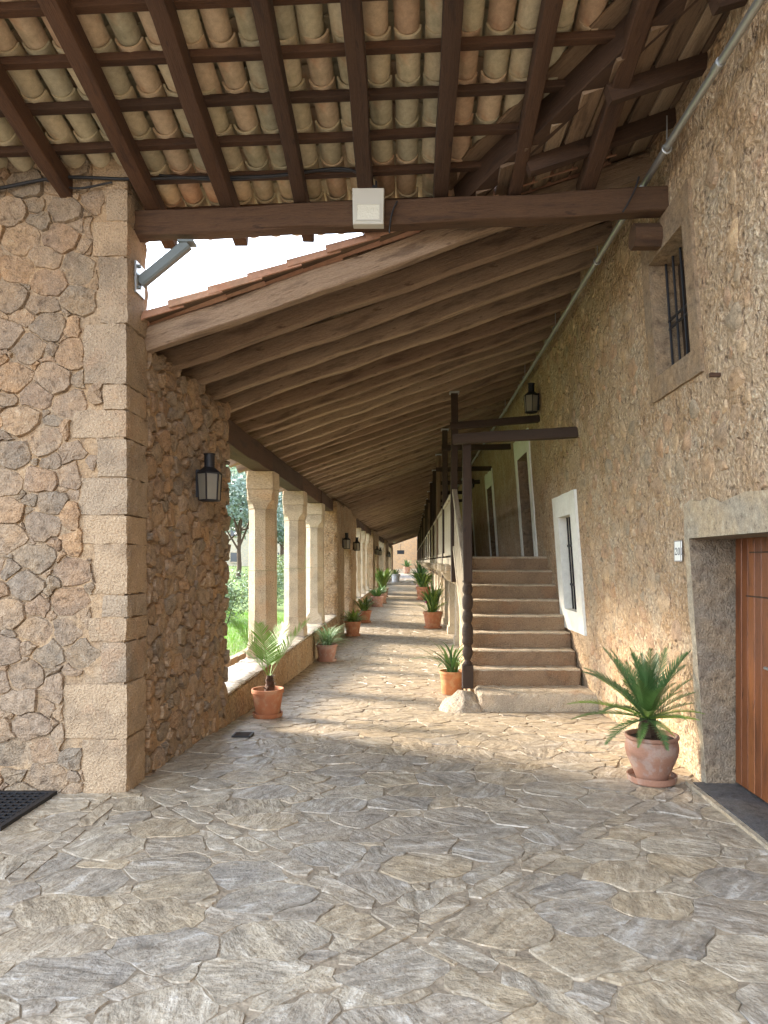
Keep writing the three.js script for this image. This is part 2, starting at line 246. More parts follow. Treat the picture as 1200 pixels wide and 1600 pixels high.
M.tree = [leafMat(0.17, 0.23, 0.17, 0.4), leafMat(0.19, 0.25, 0.18, 0.4), leafMat(0.15, 0.21, 0.14, 0.4)];
M.lawn = std(L3(0.13, 0.18, 0.04), T.green, T.earthB, 0.03, 0.95);
M.ground = std(L3(0.34, 0.30, 0.24), T.earth, T.earthB, 0.015, 0.95);
M.hill = std(L3(0.10, 0.14, 0.08), T.green, null, 0, 0.95);

// ---------------------------------------------------------------- irregular stones: weighted cells of a plane
function darts(u0, u1, v0, v1, rmin, rmax, squash = 1, tight = 0.82, pow = 1.6) {
  const out = [], H = (v1 - v0) * squash; const rs = []; const want = Math.ceil((u1 - u0) * H / (Math.PI * rmin * rmin) * 1.5);
  for (let i = 0; i < want; i++) rs.push(rmin + (rmax - rmin) * Math.pow(rnd(), pow)); rs.sort((a, b) => b - a);
  const cs = rmax * 2, gw = Math.ceil((u1 - u0) / cs) + 1, grid = new Map();
  for (const r of rs) for (let t = 0; t < 14; t++) {
    const x = rr(0, u1 - u0), y = rr(0, H), gx = Math.floor(x / cs), gy = Math.floor(y / cs); let ok = true;
    for (let b = -1; b <= 1 && ok; b++) for (let a = -1; a <= 1 && ok; a++) for (const q of grid.get((gy + b) * gw + gx + a) || []) if ((q.x - x) ** 2 + (q.y - y) ** 2 < ((q.r + r) * tight) ** 2) { ok = false; break; }
    if (ok) { const q = { x, y, r }; out.push(q); const k = gy * gw + gx; if (!grid.has(k)) grid.set(k, []); grid.get(k).push(q); break; }
  }
  return out.map((q) => ({ x: q.x + u0, y: q.y / squash + v0, r: q.r }));
}
function clipHalf(poly, nx, ny, t) {           // keep nx*x + ny*y <= t
  const out = []; for (let i = 0; i < poly.length; i++) {
    const a = poly[i], b = poly[(i + 1) % poly.length], da = nx * a[0] + ny * a[1] - t, db = nx * b[0] + ny * b[1] - t;
    if (da <= 0) out.push(a); if ((da < 0 && db > 0) || (da > 0 && db < 0)) { const k = da / (da - db); out.push([a[0] + (b[0] - a[0]) * k, a[1] + (b[1] - a[1]) * k]); }
  } return out;
}
function cells(seeds, u0, u1, v0, v1, gap, squash = 1) {
  const rm = Math.max(...seeds.map((s) => s.r)), out = [], bin = rm * 3, map = new Map();
  seeds.forEach((s, i) => { const k = Math.floor(s.x / bin) + ',' + Math.floor(s.y / bin); if (!map.has(k)) map.set(k, []); map.get(k).push(i); });
  seeds.forEach((s) => {
    let p = [[u0, v0], [u1, v0], [u1, v1], [u0, v1]]; const bx = Math.floor(s.x / bin), by = Math.floor(s.y / bin);
    for (let b = -1; b <= 1; b++) for (let a = -1; a <= 1; a++) for (const j of map.get((bx + a) + ',' + (by + b)) || []) {
      const q = seeds[j]; if (q === s || p.length < 3) continue; const dx = q.x - s.x, dy = (q.y - s.y) * squash, D = Math.hypot(dx, dy), t = (D * D + s.r * s.r - q.r * q.r) / (2 * D);
      // in the squashed plane: (x-sx)*dx/D + (y-sy)*squash*dy/D <= t
      const nx = dx / D, ny = squash * dy / D, l = Math.hypot(nx, ny); p = clipHalf(p, nx, ny, nx * s.x + ny * s.y + t - l * gap / 2);
    }
    if (p.length >= 3) out.push(p);
  });
  return out;
}
const area = (p) => { let a = 0; for (let i = 0; i < p.length; i++) { const b = p[(i + 1) % p.length]; a += p[i][0] * b[1] - b[0] * p[i][1]; } return a / 2; };
const centre = (p) => { let x = 0, y = 0; for (const q of p) { x += q[0]; y += q[1]; } return [x / p.length, y / p.length]; };
function soften(p, n, times = 1, cut = 0.22) {
  for (let k = 0; k < times; k++) { const q = []; for (let i = 0; i < p.length; i++) { const a = p[i], b = p[(i + 1) % p.length]; q.push([lerp(a[0], b[0], cut), lerp(a[1], b[1], cut)], [lerp(a[0], b[0], 1 - cut), lerp(a[1], b[1], 1 - cut)]); } p = q; }
  const len = [0]; for (let i = 0; i < p.length; i++) len.push(len[i] + Math.hypot(p[(i + 1) % p.length][0] - p[i][0], p[(i + 1) % p.length][1] - p[i][1]));
  const out = [], tot = len[p.length]; let j = 0; for (let i = 0; i < n; i++) { const t = tot * i / n; while (len[j + 1] < t) j++; const k = (t - len[j]) / (len[j + 1] - len[j] || 1), a = p[j], b = p[(j + 1) % p.length]; out.push([lerp(a[0], b[0], k), lerp(a[1], b[1], k)]); }
  return out;
}
const warp = (amp, f, s = 0) => ([x, y]) => [x + amp * n2(x * f + s, y * f + 5.2) + amp * 0.4 * n2(x * f * 3 + s, y * f * 3), y + amp * n2(x * f + 31.7, y * f + s) + amp * 0.4 * n2(x * f * 3 + 11, y * f * 3 + s)];
// one stone: skirt below the joint, shoulder, crown; place(u, v, d) gives its point in the world
function stone(poly, place, h, { back = -0.03, shoulder = 0.16, mid = 0, rough = 0.35, crease = 0.5, tilt = 0 } = {}) {
  const n = poly.length, c = centre(poly), pos = [], uv = [], idx = [], ou = rr(0, 9), ov = rr(0, 9), rot = rr(-1.4, 1.4), cr = Math.cos(rot), sr = Math.sin(rot), tx = rr(-tilt, tilt), ty = rr(-tilt, tilt);
  const add = (u, v, d) => { const P = place(u, v, d); pos.push(P.x, P.y, P.z); uv.push((u * cr - v * sr) + ou, (u * sr + v * cr) + ov); };
  const R = Math.sqrt(Math.abs(area(poly)) / Math.PI);
  for (const [u, v] of poly) add(u, v, back);
  const ins = (k) => poly.forEach(([u, v]) => { const q = Math.min(0.9, k); return 0; });
  for (const [u, v] of poly) { const k = Math.min(0.6, shoulder * rr(0.6, 1.3)); const a = lerp(u, c[0], k), b = lerp(v, c[1], k); add(a, b, h * (1 - rough * rr(0, 0.6)) + (a - c[0]) * tx + (b - c[1]) * ty); }
  let rings = 2;
  if (mid) { rings = 3; for (const [u, v] of poly) { const a = lerp(u, c[0], mid), b = lerp(v, c[1], mid); add(a, b, h * (1 + rough * rr(-0.35, 0.45)) + (a - c[0]) * tx + (b - c[1]) * ty); } }
  add(c[0] + rr(-0.2, 0.2) * R, c[1] + rr(-0.2, 0.2) * R, h * (1 + rough * rr(-0.1, 0.5)));
  for (let r = 0; r < rings - 1; r++) for (let i = 0; i < n; i++) { const a = r * n + i, b = r * n + (i + 1) % n; idx.push(a, b, a + n, a + n, b, b + n); }
  for (let i = 0; i < n; i++) idx.push((rings - 1) * n + i, (rings - 1) * n + (i + 1) % n, rings * n);
  const g = mk(pos, uv, idx); return crease === null ? g : toCreasedNormals(g, crease);
}

// ================================================================ THE SETTING
const FY = [[-50, 0], [6.4, 0], [8, -0.1], [13, -0.29], [20, -0.35], [30, -0.3], [45, -0.1], [80, 0.3], [200, 0.3]];
const floorY = (Z) => { for (let i = 1; i < FY.length; i++) if (Z <= FY[i][0]) { const [a, ya] = FY[i - 1], [b, yb] = FY[i]; return lerp(ya, yb, (Z - a) / (b - a)); } return 0.3; };
const wallX = (Y) => 2.1 - 0.072 * Y;                    // the long wall leans back slightly as it rises
const PX = -1.84;                                        // inner face of the arcade
function sheet(x0, x1, xs, Zs, fy) {                     // a ground sheet over X and a list of Z
  const pos = [], uv = [], idx = [], nx = xs + 1;
  Zs.forEach((Z) => { for (let i = 0; i <= xs; i++) { const X = lerp(x0, x1, i / xs); pos.push(X, fy(X, Z), -Z); uv.push(X, Z); } });
  for (let j = 0; j < Zs.length - 1; j++) for (let i = 0; i < xs; i++) { const a = j * nx + i; idx.push(a, a + 1, a + nx, a + 1, a + nx + 1, a + nx); }
  return mk(pos, uv, idx);
}
const range = (a, b, st) => { const o = []; const n = Math.max(1, Math.round((b - a) / st)); for (let i = 0; i <= n; i++) o.push(lerp(a, b, i / n)); return o; };
const setting = (m, label) => tag(m, label, null, null, 'structure');
setting(single('ground', sheet(-300, 300, 6, range(-300, 300, 100), () => -0.62), M.ground), 'bare earth ground reaching to the horizon');
setting(single('yard', sheet(-14, 14, 4, range(-40, -0.9, 6), () => -0.012), M.ground), 'pale earth yard in front of the porch');
const lawnY = (X, Z) => -0.1 + 0.05 * n2(X * 0.3, Z * 0.3) + 0.02 * Math.max(0, -X - 4) + 0.012 * Math.max(0, Z - 25);
setting(single('lawn', sheet(-70, -2.95, 40, range(5.6, 130, 1.2), lawnY), M.lawn), 'green lawn outside the arcade');
setting(single('gravel_strip', sheet(-2.95, -2.25, 2, range(5.4, 80, 0.8), () => -0.13), M.ground), 'narrow gravel strip between parapet and lawn');
{
  const hill = sheet(-260, 120, 30, range(140, 300, 12), (X, Z) => -0.7 + Math.max(0, (Z - 140) * 0.3) * (0.9 + 0.5 * n2(X * 0.02, Z * 0.02)) );
  setting(single('hill', hill, M.hill), 'wooded hillside behind the garden');
}

// ---------------------------------------------------------------- paving: a bed of mortar, each flagstone its own piece
const paving = setting(new THREE.Group(), 'irregular stone paving of the porch and arcade floor'); paving.name = numbered('paving'); scene.add(paving);
{
  const bed = merged([sheet(-14, 2.75, 20, range(-0.9, 5.3, 0.5), () => -0.002), sheet(-1.95, 2.4, 6, range(5.3, 81, 0.35), (X, Z) => floorY(Z) - 0.002)]);
  part('bed', bed, M.joint, paving);
  const bands = [];                                      // the flat strips that cross the porch floor: [nx, nz, t, halfwidth] in plan
  const q = Math.SQRT1_2; bands.push([q, q, q * 3.1, 0.055], [-q, q, q * 3.1, 0.05], [1, 0, -1.99, 0.05]);
  const split = (list, b) => { const out = []; for (const p of list) { const c = centre(p); if (b[0] === 1 && c[1] > 4.9) { out.push(p); continue; } const a = clipHalf(p, b[0], b[1], b[2] - b[3] - 0.006), d = clipHalf(p, -b[0], -b[1], -(b[2] + b[3] + 0.006)); if (a.length > 2) out.push(a); if (d.length > 2) out.push(d); } return out; };
  let near = cells(darts(-3.3, 2.12, 1.5, 5.6, 0.06, 0.25, 1.4, 0.76, 1.35), -3.3, 2.12, 1.5, 5.6, 0.003, 1.4);
  for (const b of bands) near = split(near, b);
  const mid = cells(darts(-1.9, 2.12, 5.6, 9.6, 0.075, 0.2, 1.15, 0.8, 1.7), -1.9, 2.12, 5.6, 9.6, 0.004, 1.15);
  const list = [];
  for (const p of [...near, ...mid]) {
    const c = centre(p), A = Math.abs(area(p)); if (A < 0.003) continue;
    if (c[0] < -1.86 && c[1] > 4.93) continue; if (c[0] > 0.72 && c[1] > 8.0) continue;
    list.push({ p, c, s: A / Math.pow(c[1], 3) * (Math.abs(c[0] / c[1]) > 0.6 ? 0.2 : 1) });
  }
  list.sort((a, b) => b.s - a.s);
  const wf = warp(0.034, 3.4, 3.3), placeF = (u, v, d) => V(u, floorY(v) + d, v), rest = [];
  list.forEach((o, k) => {
    const n = o.s > 0.0035 ? 22 : 14, big = Math.abs(area(o.p));
    const poly = soften(o.p, n, 1, 0.03).map(wf); if (area(poly) < 0) poly.reverse();
    const g = stone(poly, placeF, rr(0.001, 0.009), { back: -0.02, shoulder: clamp(0.006 / Math.sqrt(big), 0.012, 0.1), rough: 0.5, crease: 0.25, tilt: 0.014 });
    if (k < 292) part('flagstone', g, pick(M.flags), paving); else rest.push(g);
  });
  for (const b of bands) {                               // strip stones
    const dx = -b[1], dz = b[0]; let t = -7;
    while (t < 7) {
      const l = rr(0.26, 0.5), a = t + 0.008, e = t + l - 0.008; t += l;
      let pts = [[a, -b[3]], [e, -b[3]], [e, b[3]], [a, b[3]]].map(([s, w]) => [b[0] * (b[2] + w) + dx * s, b[1] * (b[2] + w) + dz * s]);
      const c = centre(pts); if (b[0] === 1) { if (c[1] < 1.6 || c[1] > 4.8) continue; } else if (c[1] < 1.7 || c[1] > 5.4 || c[0] < -1.9 || c[0] > 1.95) continue;
      if (b === bands[1] && Math.abs(c[0]) < 0.1) continue;
      pts = soften(pts, 12, 1, 0.12).map(warp(0.004, 5)); if (area(pts) < 0) pts.reverse();
      part('strip_stone', stone(pts, placeF, rr(0.003, 0.007), { back: -0.02, shoulder: 0.03, rough: 0.3, crease: 0.25, tilt: 0.012 }), M.flags[[0, 1, 4][Math.floor(rnd() * 3)]], paving);
    }
  }
  const far = cells(darts(-1.84, 1.3, 9.5, 27, 0.085, 0.22, 1.1, 0.8, 1.7), -1.84, 1.3, 9.5, 27, 0.006, 1.1);
  for (const p of far) { if (Math.abs(area(p)) < 0.004) continue; const poly = soften(p, 10, 1, 0.03).map(wf); if (area(poly) < 0) poly.reverse(); rest.push(stone(poly, placeF, rr(0.004, 0.01), { back: -0.02, shoulder: 0.05, rough: 0.5, crease: 0.25 })); }
  const m = part('far_flagstones', merged(rest), M.flagFar, paving); m.userData.kind = 'stuff';
  const veryFar = part('worn_paving', sheet(-1.84, 2.2, 4, range(26.9, 80, 0.6), (X, Z) => floorY(Z) + 0.006), M.flagFar, paving); veryFar.userData.kind = 'stuff';
}

// ---------------------------------------------------------------- corner wall at the porch: rubble with dressed quoins
{
  const w = thing('corner_wall', 'tall tan rubble wall with dressed corner quoins beside the porch opening', 'stone wall', V(-2.5, 0, 5.08));
  wpart('mortar', roughBox(-14, -1.985, -0.3, 4.5, 4.9, 5.26, 0.3, 0.004, 5, 0), M.mortar, w);
  const Q = [[-2.27, 0, 0.374], [-2.39, 0.377, 0.756], [-2.14, 0.759, 1.042], [-2.22, 1.045, 1.207], [-2.14, 1.21, 1.367], [-2.19, 1.37, 1.717], [-2.27, 1.72, 1.917], [-2.28, 1.92, 2.177], [-2.165, 2.18, 2.447], [-2.34, 2.45, 2.642], [-2.12, 2.645, 2.817], [-2.26, 2.82, 3.237], [-2.15, 3.24, 3.697], [-2.2, 3.7, 3.942], [-2.11, 3.945, 4.162], [-2.2, 4.165, 4.4]];
  for (const [l, a, b] of Q) wpart('quoin', roughBox(l, -1.958 + rr(-0.006, 0.006), a - (a ? 0 : 0.05), b, 4.885 + rr(-0.006, 0.004), 5.27 + rr(-0.03, 0.02), 0.04, 0.008, 8, 0.004), pick(M.quoin), w);
  const seeds = darts(-3.5, -2.08, -0.05, 4.45, 0.026, 0.15, 1.3, 0.74, 1.3), wf = warp(0.024, 5, 8);
  for (let p of cells(seeds, -3.5, -2.08, -0.05, 4.45, 0.002, 1.3)) {
    const c = centre(p); for (const [l, a, b] of Q) { if (c[1] > a - 0.03 && c[1] < b + 0.03) p = clipHalf(p, 1, 0, l - 0.008); if (p.length < 3) break; }
    if (p.length < 3 || Math.abs(area(p)) < 0.0009) continue;
    const A = Math.abs(area(p)), poly = soften(p, A > 0.012 ? 15 : 11, 1, 0.05).map(wf); if (area(poly) < 0) poly.reverse();
    wpart('stone', stone(poly, (u, v, d) => V(u, v, 4.9 - d), rr(0.008, 0.034), { back: -0.006, shoulder: rr(0.04, 0.1), mid: 0.5, rough: 0.6, crease: 0.35, tilt: 0.1 }), pick(M.rubble), w);
  }
}
// the lower rubble wall that runs on under the arcade roof
{
  const w = thing('end_wall', 'lower rough rubble wall under the arcade rafters', 'stone wall', V(-2.1, 0, 6.15));
  const face = (Z) => lerp(-1.965, PX, sstep(5.2, 7.1, Z));
  const top = (Z) => 3.26 - 0.06 * (Z - 5.2) + 0.04 * n2(Z * 4, 3);
  const core = roughBox(-2.45, -1.84, -0.35, 3.2, 5.265, 7.08, 0.07, 0.016, 4, 0.02);
  { const p = core.attributes.position; for (let i = 0; i < p.count; i++) { const Z = -p.getZ(i), f = sstep(-2.4, -1.86, p.getX(i)); p.setX(i, p.getX(i) + (face(Z) - 0.022 - PX) * f); if (p.getY(i) > 3.1) p.setY(i, p.getY(i) + top(Z) - 3.2); if (Z > 7) p.setZ(i, p.getZ(i) - 0.12 * sstep(0.3, 3, p.getY(i)) - 0.03 * n2(p.getY(i) * 3, 1)); } core.computeVertexNormals(); }
  wpart('mortar', core, M.mortar, w);
  const wf = warp(0.026, 6, 2);
  for (const p of cells(darts(5.28, 7.1, -0.2, 3.2, 0.04, 0.115, 1.2, 0.82, 1.3), 5.28, 7.1, -0.2, 3.2, 0.007, 1.2)) {
    const A = Math.abs(area(p)), c = centre(p); if (A < 0.0016 || c[1] > top(c[0]) - 0.02) continue;
    const poly = soften(p, 12, 1, 0.09).map(wf); if (area(poly) < 0) poly.reverse();
    wpart('stone', stone(poly, (u, v, d) => V(face(u) - 0.022 + d, v, u + 0.07 * sstep(0.3, 3, v) * sstep(6.6, 7.1, u)), rr(0.014, 0.042), { back: -0.03, shoulder: rr(0.12, 0.25), mid: 0.55, rough: 0.5, crease: 0.6, tilt: 0.16 }), pick(M.rubble), w);
  }
}

// ---------------------------------------------------------------- the long wall beside the stairs, with all its openings
const UPDOORS = [11.35, 16.35, 21.9, 27.4, 33, 39, 45, 52].map((Z) => ({ Z0: Z, Z1: Z + 1.05, Y0: 1.665, Y1: 3.36 }));
const WIN_UP = { Z0: 4.74, Z1: 5.4, Y0: 3.0, Y1: 3.85 }, WIN_LOW = { Z0: 8.58, Z1: 9.28, Y0: 0.98, Y1: 2.17 }, DOOR = { Z0: 3.9, Z1: 5.02, Y0: -0.02, Y1: 1.762 };
const longWall = thing('long_wall', 'long leaning ochre wall of roughcast rubble beside the stairs', 'stone wall', V(2.2, 0, 6));
{
  const holes = [WIN_UP, WIN_LOW, DOOR, ...UPDOORS];
  const lines = (a, b, st, cuts) => { let L = range(a, b, st); for (const c of cuts) { if (c <= a || c >= b) continue; L = L.filter((x) => Math.abs(x - c) > st * 0.45 || x === a || x === b); L.push(c); } return L.sort((x, y) => x - y); };
  const bumpy = (Z, Y) => { const f = 1 - sstep(11, 13, Z); let k = 1; for (const h of holes) { const d = Math.max(h.Z0 - Z, Z - h.Z1, h.Y0 - Y, Y - h.Y1); k = Math.min(k, sstep(h === DOOR ? 0.1 : 0.26, 0.46, d)); } return f * k * (0.012 * n2(Z * 1.6, Y * 1.6) + 0.008 * n2(Z * 6, Y * 6 + 9) + 0.004 * n2(Z * 14, Y * 14)); };
  const build = (Z0, Z1, sz, Y0, Y1, sy) => {
    const zs = lines(Z0, Z1, sz, holes.flatMap((h) => [h.Z0, h.Z1])), ys = lines(Y0, Y1, sy, holes.filter((h) => h.Z1 > Z0 && h.Z0 < Z1).flatMap((h) => [h.Y0, h.Y1])), pos = [], uv = [], idx = [], n = ys.length;
    for (const Z of zs) for (const Y of ys) { pos.push(wallX(Y) - bumpy(Z, Y), Y, -Z); uv.push(Z, Y); }
    for (let i = 0; i < zs.length - 1; i++) for (let j = 0; j < n - 1; j++) { const Z = (zs[i] + zs[i + 1]) / 2, Y = (ys[j] + ys[j + 1]) / 2; if (holes.some((h) => Z > h.Z0 && Z < h.Z1 && Y > h.Y0 && Y < h.Y1)) continue; const a = i * n + j; idx.push(a, a + 1, a + n, a + 1, a + n + 1, a + n); }
    return mk(pos, uv, idx);
  };
  wpart('wall_face', merged([build(2.4, 12.4, 0.04, -0.4, 4.72, 0.04), build(12.4, 81, 0.6, -0.4, 4.72, 0.3), build(-9, 2.4, 0.5, -0.4, 4.72, 0.5), build(-9, 81, 2, 4.72, 6.6, 0.6)]), M.render, longWall);
  wpart('wall_core', merged([box(2.62, 2.9, -0.5, 6.6, -9, 81), box(1.9, 2.62, 6.59, 6.75, -9, 81), box(2.05, 2.9, -0.5, 6.6, -9.2, -9)]), M.room, longWall);
  // stones showing through the roughcast
  const inHole = (Z, Y) => holes.some((h) => Z > h.Z0 - 0.4 && Z < h.Z1 + 0.4 && Y > h.Y0 - 0.36 && Y < h.Y1 + 0.4) || (Y < -0.1 + (Z - 8) * 0.76 + 0.3 && Z > 7.9);
  let count = 0;
  for (const p of cells(darts(4.0, 9.4, 0.02, 4.3, 0.045, 0.13, 1.15, 0.95, 1.4), 4.0, 9.4, 0.02, 4.3, 0.03, 1.15)) {
    const A = Math.abs(area(p)), c = centre(p); if (A < 0.002 || A > 0.05 || inHole(...c) || count > 290 || (rnd() < 0.35)) continue; count++;
    const poly = soften(p, 10, 2, 0.25).map(warp(0.014, 6)); if (area(poly) < 0) poly.reverse();
    wpart('stone', stone(poly, (u, v, d) => V(wallX(v) - bumpy(u, v) - d, v, u), rr(0.006, 0.018), { back: -0.02, shoulder: 0.35, mid: 0.65, rough: 0.6, crease: 0.9, tilt: 0.08 }), pick(M.renderStone), longWall);
  }
}
// a plaster surround (slab with a hole) that follows the lean of the long wall
function surround(h, side, top, bottom, proud, wob = 0) {
  const s = new THREE.Shape(), w = (k) => wob * n2(k * 3.1, h.Z0), pts = []; const z0 = h.Z0 - side, z1 = h.Z1 + side, y0 = h.Y0 - bottom, y1 = h.Y1 + top;
  const N = 8; for (let i = 0; i < N; i++) pts.push([z0 + w(i), lerp(y0, y1, i / N)]); for (let i = 0; i < N; i++) pts.push([lerp(z0, z1, i / N), y1 + w(i + 20)]); for (let i = 0; i < N; i++) pts.push([z1 + w(i + 40), lerp(y1, y0, i / N)]); for (let i = 0; i < N; i++) pts.push([lerp(z1, z0, i / N), y0 + (bottom ? w(i + 60) : 0)]);
  s.setFromPoints(pts.map(([a, b]) => new THREE.Vector2(a, b)));
  const hole = new THREE.Path(); const e = bottom ? 0 : -0.001; hole.setFromPoints([[h.Z0, h.Y0 + (bottom ? 0 : 0.0005)], [h.Z1, h.Y0 + (bottom ? 0 : 0.0005)], [h.Z1, h.Y1], [h.Z0, h.Y1]].map(([a, b]) => new THREE.Vector2(a, b))); s.holes.push(hole);
  const g = new THREE.ExtrudeGeometry(s, { depth: proud + 0.03, bevelEnabled: false, steps: 1 }), p = g.attributes.position;
  for (let i = 0; i < p.count; i++) { const Z = p.getX(i), Y = p.getY(i), d = p.getZ(i); p.setXYZ(i, wallX(Y) + 0.03 - d, Y, -Z); }
  g.computeVertexNormals(); return boxUV(g);
}
// the four inner faces of an opening
function revealGeo(h, depth, splay = 0) {
  const q = [], uv = [], idx = []; const F = (Y) => wallX(Y) + 0.0; const e = 0.004, pts = [[h.Z0 + e, h.Y0 + e], [h.Z1 - e, h.Y0 + e], [h.Z1 - e, h.Y1 - e], [h.Z0 + e, h.Y1 - e]];
  for (let k = 0; k < 4; k++) { const a = pts[k], b = pts[(k + 1) % 4], base = q.length / 3, N = 10; for (let i = 0; i <= N; i++) { const Z = lerp(a[0], b[0], i / N), Y = lerp(a[1], b[1], i / N); q.push(F(Y) - 0.012, Y, -Z, F(Y) + depth, Y, -Z); uv.push(lerp(0, Math.hypot(b[0] - a[0], b[1] - a[1]), i / N), 0, lerp(0, Math.hypot(b[0] - a[0], b[1] - a[1]), i / N), depth); } for (let i = 0; i < N; i++) { const c = base + i * 2; idx.push(c, c + 1, c + 2, c + 1, c + 3, c + 2); } }
  return toCreasedNormals(mk(q, uv, idx), 0.5);
}
const slabAt = (h, depth, thick) => { const g = box(0, thick, h.Y0, h.Y1, h.Z0, h.Z1); const p = g.attributes.position; for (let i = 0; i < p.count; i++) p.setX(i, p.getX(i) + wallX(p.getY(i)) + depth); g.computeVertexNormals(); return g; };
{ // barred window high on the wall
  const w = thing('barred_window', 'small barred window with tan plaster surround high under the beam end', 'window', V(wallX(3), 3.0, 5.07));
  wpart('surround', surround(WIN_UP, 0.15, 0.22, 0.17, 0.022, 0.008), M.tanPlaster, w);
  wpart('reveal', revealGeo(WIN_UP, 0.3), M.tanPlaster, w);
  const fr = wpart('window_frame', merged([slabAt({ ...WIN_UP, Z1: WIN_UP.Z0 + 0.06 }, 0.2, 0.05), slabAt({ ...WIN_UP, Z0: WIN_UP.Z1 - 0.06 }, 0.2, 0.05), slabAt({ Z0: WIN_UP.Z0 + 0.06, Z1: WIN_UP.Z1 - 0.06, Y0: WIN_UP.Y1 - 0.06, Y1: WIN_UP.Y1 }, 0.2, 0.05), slabAt({ Z0: WIN_UP.Z0 + 0.06, Z1: WIN_UP.Z1 - 0.06, Y0: WIN_UP.Y0, Y1: WIN_UP.Y0 + 0.06 }, 0.2, 0.05)]), M.post, w);
  part('pane', (() => { const g = slabAt({ Z0: WIN_UP.Z0 + 0.05, Z1: WIN_UP.Z1 - 0.05, Y0: WIN_UP.Y0 + 0.05, Y1: WIN_UP.Y1 - 0.05 }, 0.225, 0.008); g.translate(-wallX(3), -3, 5.07); return g; })(), M.glass, fr);
  for (let k = 0; k < 5; k++) { const Z = lerp(WIN_UP.Z0 + 0.06, WIN_UP.Z1 - 0.03, k / 4); wpart('bar', timber(V(wallX(3) + 0.1, 2.99, Z), V(wallX(3.85) + 0.1, 3.86, Z), 0.016, 0.016, { wob: 0, seg: 1, cham: 0.003, up: new THREE.Vector3(0, 0, 1) }), M.iron, w); }
  for (const Y of [3.36, 3.42]) wpart('crossbar', timber(V(wallX(Y) + 0.1, Y, 4.74), V(wallX(Y) + 0.1, Y, 5.4), 0.012, 0.02, { wob: 0, seg: 1, cham: 0.002 }), M.iron, w);
}
{ // white framed window beside the stairs
  const w = thing('white_window', 'narrow barred window in a broad whitewashed surround beside the stairs', 'window', V(wallX(1), 0.98, 8.9));
  wpart('surround', surround(WIN_LOW, 0.30, 0.27, 0.25, 0.03, 0.005), M.white, w);
  wpart('reveal', revealGeo(WIN_LOW, 0.3), M.white, w);
  wpart('shutter', slabAt(WIN_LOW, 0.22, 0.05), M.tanPlaster, w);
  for (let k = 0; k < 5; k++) { const Z = lerp(WIN_LOW.Z0 + 0.08, WIN_LOW.Z1 - 0.08, k / 4); wpart('bar', timber(V(wallX(1) + 0.07, 0.97, Z), V(wallX(2.17) + 0.07, 2.18, Z), 0.02, 0.02, { wob: 0, seg: 1, cham: 0.004, up: new THREE.Vector3(0, 0, 1) }), M.iron, w); }
  for (const Y of [1.3, 1.8]) wpart('crossbar', timber(V(wallX(Y) + 0.07, Y, 8.575), V(wallX(Y) + 0.07, Y, 9.285), 0.014, 0.03, { wob: 0, seg: 1, cham: 0.003 }), M.iron, w);
}
{ // main door with number plate
  const d = thing('plank_door', 'varnished orange brown plank door in a deep weathered stone recess', 'door', V(2.3, 0, 4.5));
  wpart('lintel_plaster', (() => { const g = surround({ ...DOOR, Z0: 3.9, Y0: 0 }, 0.09, 0.24, 0, 0.014, 0.05); return g; })(), M.ashPlaster, d);
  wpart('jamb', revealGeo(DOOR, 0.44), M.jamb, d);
  const leaf = [], X0 = 2.3;
  for (let k = 0; k < 12; k++) { const Z1 = 5.0 - k * 0.093; const wdt = 0.0905; wpart('plank', timber(V(X0 + rr(-0.001, 0.0015), 0.05, Z1 - wdt / 2), V(X0 + rr(-0.001, 0.0015), 1.76, Z1 - wdt / 2), 0.036, wdt, { wob: 0, seg: 1, cham: 0.005, up: new THREE.Vector3(0, 0, -1) }), M.door[k < 2 ? 1 : Math.floor(rnd() * 3)], d); }
  wpart('hatch_frame', merged([box(X0 - 0.026, X0 - 0.0185, 1.655, 1.664, 4.45, 4.78), box(X0 - 0.026, X0 - 0.0185, 1.36, 1.369, 4.45, 4.83)]), M.post, d);
  const h = wpart('handle', timber(V(X0 - 0.05, 0.92, 4.42), V(X0 - 0.05, 0.92, 4.52), 0.018, 0.018, { wob: 0, seg: 1, cham: 0.005 }), M.galv, d);
  wpart('threshold', roughBox(2.0, 2.5, -0.1, 0.035, 3.7, 5.06, 0.09, 0.004, 6, 0.006), std(L3(0.13, 0.13, 0.135), T.stone, T.stoneB, 0.006, 0.7), d);
  wpart('threshold_strip', box(1.965, 1.998, -0.02, 0.028, 3.7, 5.1), M.ashPlaster, d);
  wpart('door_backing', box(2.36, 2.42, -0.1, 1.8, 3.8, 5.1), M.room, d);
}
{ // number plate: 20 in dark grey on white enamel
  const c = document.createElement('canvas'); c.width = 128; c.height = 192; const x = c.getContext('2d'); x.fillStyle = '#e9e7de'; x.fillRect(0, 0, 128, 192); x.strokeStyle = '#5c4a44'; x.lineWidth = 7; x.strokeRect(5, 5, 118, 182); x.fillStyle = '#33343c'; x.font = 'bold 92px serif'; x.textAlign = 'center'; x.textBaseline = 'middle'; x.fillText('20', 64, 100);
  const t = new THREE.CanvasTexture(c); t.colorSpace = THREE.SRGBColorSpace;
  const g = new THREE.BoxGeometry(0.135, 0.155, 0.008);
  const m = part(numbered('number_plate'), g, std(0xffffff, t, null, 0, 0.35), scene); tag(m, 'small white plate reading 20 on the wall beside the plank door', 'house number');
  m.position.copy(V(wallX(1.67) - 0.02, 1.675, 5.22)); m.rotation.set(0, -Math.PI / 2, 0); 
}
